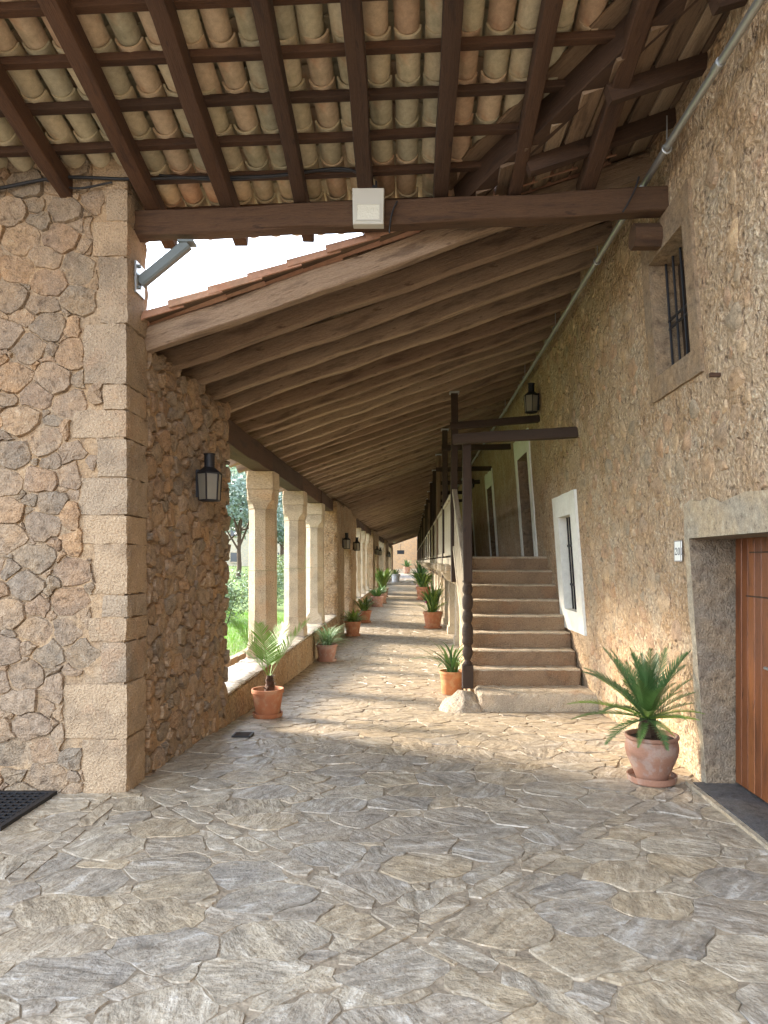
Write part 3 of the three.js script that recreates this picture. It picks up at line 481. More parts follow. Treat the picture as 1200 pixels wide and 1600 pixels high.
for (const [k, h] of UPDOORS.entries()) { // doors on the upper walkway
  const words = ['first', 'second', 'third', 'fourth', 'fifth', 'sixth', 'seventh', 'eighth'];
  const d = thing('walkway_door', `${words[k]} white framed dark doorway along the raised walkway, counted from the stairs`, 'door', V(wallX(1.7), 1.66, h.Z0 + 0.5), 'doorways on the raised walkway');
  wpart('surround', surround(h, 0.25, 0.34, 0, 0.02, 0.03), M.white, d);
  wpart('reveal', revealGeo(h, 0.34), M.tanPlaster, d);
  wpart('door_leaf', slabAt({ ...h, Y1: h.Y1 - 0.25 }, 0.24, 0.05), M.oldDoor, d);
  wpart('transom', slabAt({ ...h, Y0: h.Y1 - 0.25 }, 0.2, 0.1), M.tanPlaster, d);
}

// ---------------------------------------------------------------- arcade: parapets, columns, plate beam, portal walls, end wall
const BAY = 16.35, OPEN = 10.35, START = 7.05;
function columnAt(X, Z, label) {
  const c = thing('stone_column', label, 'column', V(X, 0.29, Z), 'octagonal columns of the arcade');
  const loft = (st) => { // stations [y, half, chamfer]
    const pos = [], uv = [], idx = [], n = 8, ou = rr(0, 5), s = rr(0, 50);
    st.forEach(([y, a, ch]) => { const sec = [[a - ch, -a], [a, -a + ch], [a, a - ch], [a - ch, a], [-a + ch, a], [-a, a - ch], [-a, -a + ch], [-a + ch, -a]]; let per = 0; for (let k = 0; k <= n; k++) { const [x, z] = sec[k % 8]; const j = 0.006 * n3(x * 9 + s, y * 6, z * 9); pos.push(x + j, y, z + j); uv.push(per + ou, y); per += 0.14; } });
    for (let i = 0; i < st.length - 1; i++) for (let k = 0; k < n; k++) { const p = i * 9 + k; idx.push(p, p + 9, p + 1, p + 1, p + 9, p + 10); }
    for (const [i, f] of [[0, 1], [st.length - 1, -1]]) { const b = pos.length / 3; for (let k = 0; k < 8; k++) { const q = (i * 9 + k) * 3; pos.push(pos[q], pos[q + 1], pos[q + 2]); uv.push(pos[q], pos[q + 2]); } for (let k = 1; k < 7; k++) f > 0 ? idx.push(b, b + k, b + k + 1) : idx.push(b, b + k + 1, b + k); }
    return toCreasedNormals(mk(pos, uv, idx), 0.4);
  };
  part('base', loft([[0, 0.19, 0.012], [0.1, 0.19, 0.014], [0.16, 0.187, 0.05], [0.23, 0.184, 0.1], [0.33, 0.183, 0.105]]), M.column, c);
  part('drum', loft([[0.333, 0.183, 0.105], [0.6, 0.182, 0.106], [0.9, 0.181, 0.106], [1.18, 0.181, 0.106]]), M.column, c);
  part('drum', loft([[1.186, 0.180, 0.106], [1.5, 0.18, 0.106], [1.83, 0.179, 0.105], [2.02, 0.179, 0.105]]), M.column, c);
  part('capital', loft([[2.025, 0.18, 0.1], [2.09, 0.182, 0.08], [2.14, 0.186, 0.03], [2.29, 0.187, 0.016]]), M.column, c);
  part('abacus', loft([[2.296, 0.19, 0.014], [2.42, 0.192, 0.016], [2.535, 0.188, 0.022]]), M.column, c);
}
const ordinal = ['first', 'second', 'third', 'fourth', 'fifth', 'sixth', 'seventh', 'eighth', 'ninth', 'tenth', 'eleventh', 'twelfth'];
let colN = 0;
for (let k = 0; k < 4; k++) {
  const o = START + k * BAY, e = o + OPEN;
  [2.79, 5.51, 8.1].forEach((d) => { columnAt(-2.06, o + d, `${ordinal[colN]} octagonal stone column standing on the arcade parapet, counted from the end wall`); colN++; });
  const pw = thing('parapet', `low rendered parapet with stone ledge under the ${['first', 'second', 'third', 'fourth'][k]} group of arcade columns`, 'parapet', V(-2.06, 0, (o + e) / 2), 'parapets of the arcade');
  wpart('rendered_face', roughBox(-2.24, PX - 0.004, -0.6, 0.235, o + 0.02, e + 0.05, k ? 0.3 : 0.07, 0.012, 5, 0.02), M.arcade, pw);
  let z = o + 0.05; while (z < e) { const l = Math.min(rr(0.5, 1.0), e + 0.03 - z); if (l > 0.12) wpart('ledge_stone', roughBox(-2.3 + rr(-0.01, 0.01), PX + 0.012 + rr(-0.012, 0.012), 0.236, 0.288 + rr(-0.006, 0.004), z + 0.005, z + l - 0.005, k ? 0.2 : 0.06, 0.007, 6, 0.014), pick([M.flags[4], M.flags[1], M.flags[0]]), pw); z += l; }
  const aw = thing('portal_wall', k < 3 ? `brown roughcast wall pierced by the ${ordinal[k]} narrow doorway of the arcade, counted from the end wall` : 'brown roughcast wall closing the far end of the arcade', 'wall', V(-2.1, 0, e + 3));
  if (k < 3) {
    wpart('pier', roughBox(-2.42, PX + 0.03, -0.7, 3.12, e, e + 1.82, k ? 0.3 : 0.09, 0.014, 4, 0.03), M.arcade, aw);
    wpart('pier', roughBox(-2.42, PX + 0.03, -0.7, 3.12, e + 4.1, e + 6.0, k ? 0.3 : 0.09, 0.014, 4, 0.03), M.arcade, aw);
    wpart('lintel', roughBox(-2.42, PX + 0.026, 1.95, 3.12, e + 1.815, e + 4.105, 0.3, 0.008, 4, 0.0), M.arcade, aw);
  } else wpart('wall_body', roughBox(-2.42, PX + 0.03, -0.7, 3.12, e, 70.5, 0.4, 0.014, 4, 0.03), M.arcade, aw);
  const pb = thing('plate_beam', `dark timber plate beam resting on the ${['first', 'second', 'third', 'fourth'][k]} group of arcade columns`, 'beam', V(-2.06, 2.83, (o + e) / 2), 'plate beams over the columns');
  for (let i = 0; i < 4; i++) { const zz = [o + 0.02, o + 2.79, o + 5.51, o + 8.1, e + 0.02]; wpart('timber', timber(V(-2.04, 2.965, zz[i] - 0.04), V(-2.04, 2.965, zz[i + 1] - 0.05), 0.24, 0.27, { wob: 0.008, seg: 6 }), M.dark[i % 3], pb); }
}
{
  const w = thing('far_gable_wall', 'sunlit tan rubble wall closing the far end of the arcade passage', 'stone wall', V(0, 0.3, 80.3));
  wpart('masonry', roughBox(-2.5, 2.6, -0.3, 5.2, 80, 80.6, 0.2, 0.02, 3, 0.0), std(L3(0.55, 0.40, 0.26), T.stone, T.stoneB, 0.02, 0.95), w);
  wpart('plinth', roughBox(-1.8, 2.2, 0.2, 0.75, 79.5, 79.99, 0.3, 0.01, 3, 0.0), M.column, w);
}

// ================================================================ STAIRS AND RAISED WALKWAY
const stepZ = (i) => (i === 0 ? 8.0 : 8.57 + (i - 1) * 0.256), stepY = (i) => (i === 0 ? 0.1 : 0.298 + (i - 1) * 0.195);
{
  const s = thing('stone_stairs', 'flight of nine brown stone steps climbing to the raised walkway', 'stairs', V(1.35, -0.1, 9.2));
  for (let i = 0; i < 9; i++) {
    const z1 = i < 8 ? stepZ(i + 1) + 0.06 : 10.7, y0 = i ? stepY(i - 1) - 0.04 : -0.4;
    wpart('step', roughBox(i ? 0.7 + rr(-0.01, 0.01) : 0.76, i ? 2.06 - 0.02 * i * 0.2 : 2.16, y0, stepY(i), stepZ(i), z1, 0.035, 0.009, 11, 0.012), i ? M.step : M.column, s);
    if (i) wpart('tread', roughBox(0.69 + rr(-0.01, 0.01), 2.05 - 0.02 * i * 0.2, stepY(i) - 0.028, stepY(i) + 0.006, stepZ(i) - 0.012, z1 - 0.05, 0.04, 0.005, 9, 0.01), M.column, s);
  }
  const side = new THREE.Shape(); side.moveTo(8.62, -0.4); side.lineTo(10.6, -0.4); side.lineTo(10.6, 1.45); side.lineTo(10.36, 1.38); side.lineTo(8.62, 0.04); side.closePath();
  const g = new THREE.ExtrudeGeometry(side, { depth: 0.3, bevelEnabled: false }); { const p = g.attributes.position; for (let i = 0; i < p.count; i++) { const Z = p.getX(i), Y = p.getY(i), d = p.getZ(i); p.setXYZ(i, 0.715 + d, Y, -Z); } g.computeVertexNormals(); }
  wpart('side_wall', boxUV(g), M.arcade, s);
  const lump = new THREE.IcosahedronGeometry(1, 5), p = lump.attributes.position; // rough whitewashed footing
  for (let i = 0; i < p.count; i++) { let x = p.getX(i), y = p.getY(i), z = p.getZ(i); const k = 1 + 0.10 * n3(x * 1.7, y * 1.7, z * 1.7) + 0.05 * n3(x * 5, y * 5, z * 5) + 0.025 * n3(x * 13, y * 13, z * 13); y = Math.max(-0.5, y); p.setXYZ(i, 0.60 + x * k * (0.30 - 0.13 * Math.max(0, y)), -0.12 + y * k * 0.225, -8.22 + z * k * (0.36 - 0.14 * Math.max(0, y))); }
  wpart('footing', boxUV(lump), std(L3(0.52, 0.47, 0.39), T.stone, T.stoneB, 0.03, 0.95), s); s.children[s.children.length - 1].geometry.computeVertexNormals();
  { const gg = s.children[s.children.length - 1]; gg.geometry = toCreasedNormals(gg.geometry, 1.0); }
}
const POSTS = [10.3, 13.2, 16.3, 19.1]; for (let z = 22; z < 78; z += 2.92) POSTS.push(z);
const RX = 0.62;
const nth = (k) => (k < 12 ? ordinal[k] : ['thirteenth', 'fourteenth', 'fifteenth', 'sixteenth', 'seventeenth', 'eighteenth', 'nineteenth', 'twentieth', 'twenty-first', 'twenty-second', 'twenty-third', 'twenty-fourth', 'twenty-fifth'][k - 12]);
{
  const w = thing('raised_walkway', 'raised stone walkway carried on short joists along the long wall', 'walkway', V(1.3, 1.5, 45));
  wpart('deck', box(0.66, 2.03, 1.575, 1.655, 10.64, 79.4), M.column, w);
  wpart('edge_board', timber(V(0.615, 1.60, 10.3), V(0.615, 1.60, 79), 0.07, 0.12, { wob: 0.004, seg: 30 }), M.slat, w);
  for (let z = 10.9; z < 78; z += 0.487) wpart('joist', timber(V(0.5 + rr(-0.03, 0.03), 1.49, z), V(1.5, 1.49, z), 0.1, 0.13, { wob: 0.003, seg: 1, cham: 0.025 }), M.slat, w);
  const u = thing('undercroft_wall', 'limewashed wall behind the pillars under the raised walkway', 'wall', V(1.45, 0, 45));
  wpart('wall_body', roughBox(1.38, 1.6, -0.6, 1.42, 10.7, 79.4, 0.25, 0.012, 4, 0.0), M.white, u);
  POSTS.forEach((Z, k) => { if (!k) return;
    const c = thing('stone_pillar', `${nth(k - 1)} square stone pillar with curved corbel under the raised walkway, counted from the stairs`, 'pillar', V(1.15, floorY(Z), Z), 'pillars under the walkway');
    wpart('shaft', roughBox(1.0, 1.375, -0.6, 1.1, Z - 0.17, Z + 0.17, 0.12, 0.008, 5, 0.014), M.column, c);
    wpart('foot', roughBox(0.96, 1.36, -0.6, floorY(Z) + 0.22, Z - 0.2, Z + 0.2, 0.1, 0.008, 5, 0.016), M.column, c);
    const sh = new THREE.Shape(); sh.moveTo(1.37, 1.10); sh.lineTo(0.99, 1.10); sh.quadraticCurveTo(0.84, 1.13, 0.78, 1.22); sh.quadraticCurveTo(0.60, 1.26, 0.56, 1.42); sh.lineTo(1.37, 1.42); sh.closePath();
    const g = new THREE.ExtrudeGeometry(sh, { depth: 0.24, bevelEnabled: true, bevelSize: 0.01, bevelThickness: 0.01, bevelSegments: 1, curveSegments: 6 }); g.translate(0, 0, -Z - 0.12); wpart('corbel', boxUV(g), M.column, c);
  });
}
// railings between the tall posts
{
  const mkRail = (L, label) => {
    const r = thing('walkway_railing', label, 'railing', V(RX, 1.66, 0), 'slatted railings of the walkway');
    part('top_rail', timber(V(0, 0.93, 0.03), V(0, 0.93, L - 0.03), 0.075, 0.06, { seg: 4 }), M.slat, r); part('bottom_rail', timber(V(0, 0.06, 0.03), V(0, 0.06, L - 0.03), 0.05, 0.06, { seg: 4 }), M.slat, r);
    const n = Math.round(L / 0.098), gs = [0, 1, 2].map(() => timber(V(0, 0.09, 0), V(0, 0.9, 0), 0.066, 0.02, { wob: 0.002, seg: 2, cham: 0.003, up: new THREE.Vector3(1, 0, 0) }));
    for (let i = 1; i < n; i++) { const m = part('slat', gs[i % 3], M.slat, r); m.position.z = -(L * i / n); m.rotation.y = rr(-0.05, 0.05); }
    return r;
  };
  const proto = {};
  for (let k = 0; k < POSTS.length - 1; k++) {
    const L = POSTS[k + 1] - POSTS[k], key = L.toFixed(2), label = `weathered grey slatted railing, ${nth(k)} bay of the raised walkway from the stairs`;
    const r = proto[key] ? copyOf(proto[key], label) : (proto[key] = mkRail(L, label)); r.position.copy(V(RX, 1.66, POSTS[k]));
  }
  POSTS.forEach((Z, k) => {
    const p = thing('roof_post', `${nth(k)} tall dark timber post rising from the walkway railing to the rafters, from the stairs`, 'post', V(RX, 1.5, Z), 'tall posts along the walkway');
    wpart('shaft', timber(V(RX, 1.3, Z), V(RX, 4.06, Z), 0.1, 0.1, { wob: 0.006, seg: 5, up: new THREE.Vector3(1, 0, 0) }), k % 3 === 2 ? M.plank[0] : M.post, p);
    wpart('cap_plate', box(RX - 0.07, RX + 0.07, 4.03, 4.055, Z - 0.07, Z + 0.07), M.galv, p);
    if (k < 16) { const t = thing('tie_beam', `dark tie beam from the ${nth(k)} tall walkway post to the long wall`, 'beam', V(RX, k ? 3.72 : 3.58, Z), 'tie beams above the walkway'); wpart('timber', timber(V(RX - 0.06, k ? 3.70 : 3.55, Z - 0.02), V(wallX(3.7) + 0.1, k ? 3.73 : 3.66, Z - 0.06), 0.085, 0.1, { wob: 0.008, seg: 5 }), M.post, t); }
  });
}
{ // newel with its stair handrails and the lowest tie beam
  const nx = 0.665, nz = 8.42;
  const p = thing('newel_post', 'tall dark turned newel post standing on the lowest stair', 'post', V(nx, 0.1, nz));
  part('foot', (() => { const g = timber(V(0, 0, 0), V(0, 0.27, 0), 0.13, 0.13, { wob: 0, seg: 1, cham: 0.008, up: new THREE.Vector3(1, 0, 0) }); return g; })(), M.post, p);
  const prof = [[0.05, 0.27], [0.062, 0.285], [0.05, 0.3], [0.03, 0.325], [0.04, 0.345], [0.06, 0.39], [0.064, 0.43], [0.05, 0.48], [0.045, 0.5], [0.064, 0.53], [0.067, 0.56], [0.06, 0.6], [0.066, 0.63], [0.066, 0.7], [0.054, 0.74], [0.042, 0.765], [0.056, 0.8], [0.065, 0.845], [0.056, 0.89], [0.042, 0.92], [0.056, 0.945], [0.065, 0.99], [0.065, 1.05], [0.052, 1.09], [0.042, 1.105], [0.058, 1.14], [0.062, 1.18], [0.048, 1.225], [0.046, 1.24], [0.06, 1.26], [0.05, 1.28]].map(([r, y]) => new THREE.Vector2(r, y));
  part('turned_shaft', new THREE.LatheGeometry(prof, 20), M.post, p);
  part('upper_shaft', timber(V(0, 1.26, 0), V(-0.012, 2.96, 0), 0.105, 0.105, { wob: 0.004, seg: 5, up: new THREE.Vector3(1, 0, 0) }), M.post, p);
  const h = thing('stair_balustrade', 'steep slatted stair balustrade between newel post and walkway post', 'railing', V(nx, 0.3, 9.3));
  const A = (k) => V(lerp(nx, RX, k), lerp(1.36, 2.62, k), lerp(nz + 0.06, 10.25, k)), B = (k) => V(lerp(nx, RX, k), lerp(0.42, 1.80, k), lerp(nz + 0.06, 10.25, k));
  wpart('handrail', timber(A(0), A(1), 0.07, 0.06, { seg: 4 }), M.slat, h); wpart('bottom_rail', timber(B(0), B(1), 0.05, 0.05, { seg: 4 }), M.slat, h);
  for (let i = 1; i < 16; i++) wpart('slat', timber(B(i / 16), A(i / 16), 0.055, 0.02, { wob: 0.001, seg: 1, cham: 0.003, up: new THREE.Vector3(1, 0, 0) }), M.slat, h);
  const t = thing('newel_tie_beam', 'lowest and longest dark tie beam running from the newel post to the long wall', 'beam', V(1.2, 3.0, 8.2));
  wpart('timber', timber(V(0.49, 3.03, 8.32), V(wallX(3.06) + 0.1, 3.06, 8.0), 0.11, 0.115, { wob: 0.004, seg: 4 }), M.post, t);
}

// ================================================================ ROOFS
const LY = (X) => 3.844 + 0.35 * X;                       // underside of the arcade rafters
const porchY = (X, Z) => 4.17 + 0.042 * X + 0.23 * (5.05 - Z);  // underside of the porch rafters
const valleyX = (Z) => 0.5 + 0.76 * (5.05 - Z);
{
  const r = thing('arcade_roof', 'long lean-to roof of close weathered rafters over the arcade', 'roof', V(0, 3.2, 40));
  const len = (Z) => [-2.62, wallX(4.45) + 0.12];
  for (let i = 0; i < 122; i++) {
    const Z = 5.3 + 0.535 * i + (i ? rr(-0.03, 0.03) : 0), [a, b] = len(Z), dy = rr(-0.012, 0.012), hh = i < 4 ? 0.17 : rr(0.165, 0.185);
    wpart('rafter', timber(V(a, LY(a) + hh / 2 + dy, Z), V(b, LY(b) + hh / 2 + dy, Z), rr(0.085, 0.11), hh, { wob: i < 12 ? 0.018 : 0.006, seg: i < 12 ? 14 : 4, cham: 0.012 }), M.rafter[i < 3 ? [0, 1, 0][i] : Math.floor(rnd() * 4)], r);
  }
  const dk = (x0, x1, Z0, Z1, th = 0.022) => timber(V((x0 + x1) / 2, LY((x0 + x1) / 2) + 0.198, Z0), V((x0 + x1) / 2, LY((x0 + x1) / 2) + 0.198, Z1), x1 - x0, th, { wob: 0.002, seg: 4, cham: 0.003, up: new THREE.Vector3(-0.33, 0.94, 0) });
  for (let x = -2.6; x < 1.8; x += 0.157) wpart('deck_plank', dk(x + 0.003, x + 0.152, 5.31, 12), pick(M.plank), r);
  wpart('deck', merged([timber(V(-2.62, LY(-2.62) + 0.228, 41.4), V(1.86, LY(1.86) + 0.228, 41.4), 59, 0.03, { wob: 0, seg: 1 }), timber(V(-2.62, LY(-2.62) + 0.228, 8.55), V(1.86, LY(1.86) + 0.228, 8.55), 6.7, 0.03, { wob: 0, seg: 1 })]), M.plank[0], r);
  // part of the same roof that runs on past the valley towards the porch
  for (const Z of [4.78, 4.26, 3.72]) { const a = valleyX(Z) - 0.05, b = wallX(4.45) + 0.1; if (b - a > 0.15) wpart('rafter', timber(V(a + 0.12, LY(a + 0.12) + 0.15, Z), V(b, LY(b) + 0.15, Z + 0.03), 0.07, 0.12, { wob: 0.012, seg: 6 }), M.dark[1], r); }
  for (let x = 0.45; x < 1.85; x += 0.142) { const zc = 5.05 - (x - 0.45) / 0.76, z0 = Math.max(3.2, zc); if (5.23 - z0 > 0.1) wpart('deck_plank', dk(x + 0.003, x + 0.138 - (rnd() < 0.2 ? 0.02 : 0), z0 - rr(0, 0.12), 5.235), pick(M.plank), r); }
  wpart('valley_rafter', timber(V(0.36, porchY(0.4, 5.2) + 0.12, 5.22), V(valleyX(3.25) - 0.05, porchY(1.8, 3.25) + 0.12, 3.25), 0.12, 0.2, { wob: 0.008, seg: 6 }), M.dark[1], r);
  wpart('valley_board', timber(V(0.24, porchY(0.3, 5.2) + 0.2, 5.2), V(valleyX(3.25) - 0.2, porchY(1.7, 3.25) + 0.2, 3.25), 0.14, 0.03, { wob: 0.008, seg: 6 }), M.plank[0], r);
  wpart('deck_cover', (() => { const q = [[0.5, 5.25], [1.9, 5.25], [1.9, 3.25], [1.85, 3.25]], pos = [], uv = []; for (const [X, Z] of q) { pos.push(X, LY(X) + 0.222, -Z); uv.push(Z, X); } return mk(pos, uv, [0, 1, 2, 0, 2, 3]); })(), M.plank[2], r);
  // verge tiles at the open end, above the sky gap
  const vt = thing('verge_tile_row', 'stepped row of red clay tiles along the open edge of the arcade roof', 'roof tiles', V(-1, LY(-1) + 0.3, 5.24));
  for (let k = 0; k < 14; k++) { const x = -2.6 + k * 0.285, m = part('tile', tileGeo(0.40, 0.092, 0.078, true, 0.016), pick(M.redTiles), vt); const a = Math.atan(0.35) - 0.035; m.position.set(x - -1, LY(x) + 0.185 - (LY(-1) + 0.3), 0.035 + rr(-0.012, 0.012)); m.rotation.set(0, -Math.PI / 2, 0); m.rotation.order = 'YXZ'; m.rotation.x = a; m.rotation.z = rr(-0.04, 0.04); }
}
// canal tile: open half tube along -z from z = 0, radius r0 at the start and r1 at the end; up = arched upwards
function tileGeo(L, r0, r1, up, th = 0.013) {
  const N = 10, pos = [], uv = [], idx = [], s = up ? 1 : -1, ou = rr(0, 5);
  for (const [z, r] of [[0, r0], [-L, r1]]) for (const rad of [r, r - th]) for (let i = 0; i <= N; i++) { const a = Math.PI * (0.03 + 0.94 * i / N); pos.push(rad * Math.cos(a), s * rad * Math.sin(a) * 1.02, z); uv.push(ou + a * 0.08, z); }
  const n = N + 1, q = (a, b, c, d) => idx.push(a, b, c, b, d, c);
  for (let i = 0; i < N; i++) { q(i, i + 1, 2 * n + i, 2 * n + i + 1); q(n + i, 3 * n + i, n + i + 1, 3 * n + i + 1); q(i, n + i, i + 1, n + i + 1); q(2 * n + i, 2 * n + i + 1, 3 * n + i, 3 * n + i + 1); }
  q(0, 2 * n, n, 3 * n); q(N, n + N, 2 * n + N, 3 * n + N);
  return toCreasedNormals(mk(pos, uv, idx), 0.8);
}
{
  const r = thing('porch_roof', 'porch roof of clay tiles on dark battens and rafters, seen from beneath', 'roof', V(0, 4.2, 3));
  for (const X of [-5.6, -5.07, -4.54, -4.0, -3.46, -2.92, -2.38, -1.85, -1.31, -0.79, -0.32, 0.21, 0.74, 1.25]) {
    const zt = X > 0.5 ? 5.14 : X < -1.9 ? 4.93 : 5.46, hh = 0.14, w = rr(0.088, 0.105);
    wpart('rafter', timber(V(X, porchY(X, zt) + hh / 2, zt), V(X + rr(-0.02, 0.02), porchY(X, 2.0) + hh / 2, 2.0), w, hh, { wob: 0.008, seg: 8 }), pick(M.dark), r);
  }
  const bz = [5.3]; for (let z = 4.985; z > 2.1; z -= 0.302) bz.push(z);
  for (const z of bz) { const x1 = Math.min(valleyX(z) + 0.05, 1.8); wpart('batten', timber(V(-5.8, porchY(-5.8, z) + 0.163, z + 0.012), V(x1, porchY(x1, z) + 0.163, z - 0.012), 0.06, 0.045, { wob: 0.006, seg: 10, cham: 0.004 }), pick(M.dark), r); }
  const pg = [0, 1, 2].map(() => tileGeo(0.42, rr(0.078, 0.083), rr(0.069, 0.073), false)), cg = [0, 1, 2].map(() => tileGeo(0.42, 0.07, 0.083, true)), tilt = -Math.atan(0.23) + 0.04;
  const more = [];
  bz.forEach((z, row) => {
    for (let c = -1; c < 33; c++) {
      const X = -3.9 + c * 0.176 + rr(-0.007, 0.007); if (X > valleyX(z + 0.2) + 0.03 || X > 1.85) continue; if (row === 0 && X > 0.35) continue;
      const shown = z > 3.3 && X > -3.3;
      const y = porchY(X, z) + 0.187 + 0.079;
      for (const [geo, dx, dy, nm] of [[pick(pg), 0, 0, 'pan_tile'], [pick(cg), 0.088, 0.028, 'cover_tile']]) {
        const m = new THREE.Mesh(geo, pick(M.tiles)); m.position.set(X + dx + rr(-0.003, 0.003), y + dy - 4.2, -(z - 0.035) + 3); m.rotation.set(tilt + rr(-0.012, 0.012), rr(-0.03, 0.03), 0.04 + rr(-0.06, 0.06));
        if (shown) { m.name = nm; m.castShadow = m.receiveShadow = true; r.add(m); } else { m.updateMatrix(); more.push(geo.clone().applyMatrix4(m.matrix)); }
      }
    }
  });
  const m = part('further_tiles', merged(more), M.tiles[1], r); m.userData.kind = 'stuff';
  wpart('outer_tiling', (() => { const g = box(-6, 2.3, 0, 0.03, 2.0, 5.0); const p = g.attributes.position; for (let i = 0; i < p.count; i++) { const X = p.getX(i), Z = -p.getZ(i); p.setY(i, p.getY(i) + porchY(X, Z) + 0.42); } g.computeVertexNormals(); return g; })(), M.redTiles[0], r);
  const b = thing('porch_beam', 'heavy dark timber beam spanning from the corner wall to the long wall', 'beam', V(0, 4, 5.06));
  wpart('timber', timber(V(-1.975, 3.99, 5.08), V(wallX(4.1) + 0.12, 4.15, 5.04), 0.13, 0.175, { wob: 0.012, seg: 14, cham: 0.012 }), M.beam, b);
  const cb = thing('beam_corbel', 'rounded timber corbel under the beam end at the long wall', 'corbel', V(1.75, 3.95, 5.06));
  wpart('timber', timber(V(1.6, 3.955, 5.15), V(wallX(3.9) + 0.14, 3.955, 5.15), 0.17, 0.17, { wob: 0.004, seg: 3, cham: 0.05 }), M.beam, cb);
}

// ================================================================ FITTINGS
{ // steel brace under the beam
  const b = thing('steel_brace', 'grey steel strut bracing the porch beam from the corner wall', 'brace', V(-1.9, 3.6, 5.08));
  wpart('strut', timber(V(-1.94, 3.59, 5.08), V(-1.6, 3.87, 5.08), 0.07, 0.075, { wob: 0, seg: 1, cham: 0.012 }), M.steel, b);
  wpart('wall_plate', box(-1.952, -1.938, 3.5, 3.72, 5.0, 5.16), M.galv, b);
  wpart('beam_plate', box(-1.66, -1.55, 3.868, 3.884, 5.03, 5.13), M.steel, b);
  wpart('bolt', box(-1.94, -1.92, 3.68, 3.7, 5.02, 5.04), M.steel, b); wpart('bolt', box(-1.94, -1.92, 3.53, 3.55, 5.02, 5.04), M.steel, b);
}
{ // floodlight
  const f = thing('floodlight', 'square pale grey floodlight hung in front of the porch beam', 'floodlight', V(-0.30, 4.06, 4.93));
  const body = new THREE.Shape(); body.moveTo(-0.1, -0.12); body.lineTo(0.1, -0.12); body.lineTo(0.105, 0.12); body.lineTo(-0.105, 0.12); body.closePath();
  const bg = new THREE.ExtrudeGeometry(body, { depth: 0.06, bevelEnabled: true, bevelSize: 0.006, bevelThickness: 0.008, bevelSegments: 2 }); bg.translate(0, 0, -0.05); part('housing', boxUV(bg), M.lampBody, f);
  part('front_frame', boxUV(merged([box(-0.085, 0.085, 0.008, 0.018, -0.024, -0.014), box(-0.085, 0.085, -0.105, -0.095, -0.024, -0.014), box(-0.085, -0.077, -0.095, 0.008, -0.024, -0.014), box(0.077, 0.085, -0.095, 0.008, -0.024, -0.014)])), M.lampBody, f);
  part('lens', box(-0.077, 0.077, -0.095, 0.008, -0.021, -0.012), M.lampGlass, f);
  part('bracket', boxUV(merged([box(-0.06, 0.06, 0.13, 0.142, -0.02, 0.1), box(-0.06, -0.045, 0.13, 0.2, 0.03, 0.07), box(0.045, 0.06, 0.13, 0.2, 0.03, 0.07)])), M.iron, f);
}
{ // conduit along the top of the long wall
  const pts = [[1.66, 4.28, 2.2], [1.665, 4.28, 3.2], [1.665, 4.30, 4.5], [1.66, 4.29, 6], [1.66, 4.27, 9], [1.665, 4.29, 13], [1.66, 4.30, 18], [1.66, 4.28, 26], [1.66, 4.28, 45]].map((p) => V(...p)), curve = new THREE.CatmullRomCurve3(pts);
  const c = thing('metal_conduit', 'galvanised metal conduit running under the rafters along the long wall', 'pipe', V(1.66, 4.28, 10));
  wpart('tube', new THREE.TubeGeometry(curve, 120, 0.024, 10), M.galv, c);
  for (const Z of [3.35, 4.62, 6.35, 8.2, 10.4, 12.6, 15, 18, 21, 25]) {
    const t = pts.length, y = 4.285; wpart('clamp', (() => { const g = new THREE.TorusGeometry(0.029, 0.008, 6, 14); g.translate(1.662, 4.285, -Z); return g; })(), M.galv, c);
    wpart('hanger', timber(V(1.662, 4.31, Z), V(1.662, 4.5, Z), 0.007, 0.007, { wob: 0, seg: 1, cham: 0.001, up: new THREE.Vector3(1, 0, 0) }), M.galv, c);
    if (Z < 11) wpart('coupling', (() => { const g = new THREE.CylinderGeometry(0.028, 0.028, 0.07, 12); g.rotateX(Math.PI / 2); g.translate(1.662, 4.287, -Z - 0.5); return g; })(), M.galv, c);
  }
}
{ // cables slung along the lowest batten
  const run = (pts, r) => new THREE.TubeGeometry(new THREE.CatmullRomCurve3(pts.map((p) => V(...p))), 60, r, 6);
  const y = (x, z, d) => porchY(x, z) + d;
  single('power_cable', merged([run([[-4, y(-4, 4.85, 0.10), 4.84], [-3, y(-3, 4.85, 0.03), 4.84], [-2.4, y(-2.4, 4.85, 0.1), 4.84], [-1.95, y(-1.95, 4.9, 0.1), 4.87], [-1.6, y(-1.6, 4.94, 0.135), 4.93], [-1.0, y(-1, 4.94, 0.12), 4.93], [-0.4, y(-0.4, 4.94, 0.135), 4.93], [-0.3, 4.2, 4.93]], 0.011), run([[-1.75, y(-1.75, 4.92, 0.15), 4.92], [-1.3, y(-1.3, 4.95, 0.115), 4.94], [-0.7, y(-0.7, 4.95, 0.15), 4.94], [-0.32, y(-0.32, 4.94, 0.13), 4.93]], 0.008), run([[-2.5, y(-2.5, 4.85, 0.09), 4.845], [-2.3, y(-2.3, 4.85, 0.03), 4.85], [-2.05, y(-2.05, 4.87, 0.07), 4.86]], 0.007)]), M.cable, 'black power cables slung along the lowest batten of the porch roof', 'cable');
  single('beam_cable', merged([run([[-0.1, 4.12, 4.965], [-0.13, 4.05, 4.96], [-0.15, 3.96, 4.965], [-0.155, 3.9, 4.975]], 0.006)]), M.cable, 'short black cable hanging over the porch beam beside the floodlight', 'cable');
  single('beam_strap', merged([run([[1.58, 4.27, 4.93], [1.55, 4.18, 4.925], [1.5, 4.08, 4.925], [1.47, 4.03, 4.94]], 0.007)]), M.cable, 'thin black strap around the beam end at the long wall', 'strap');
}
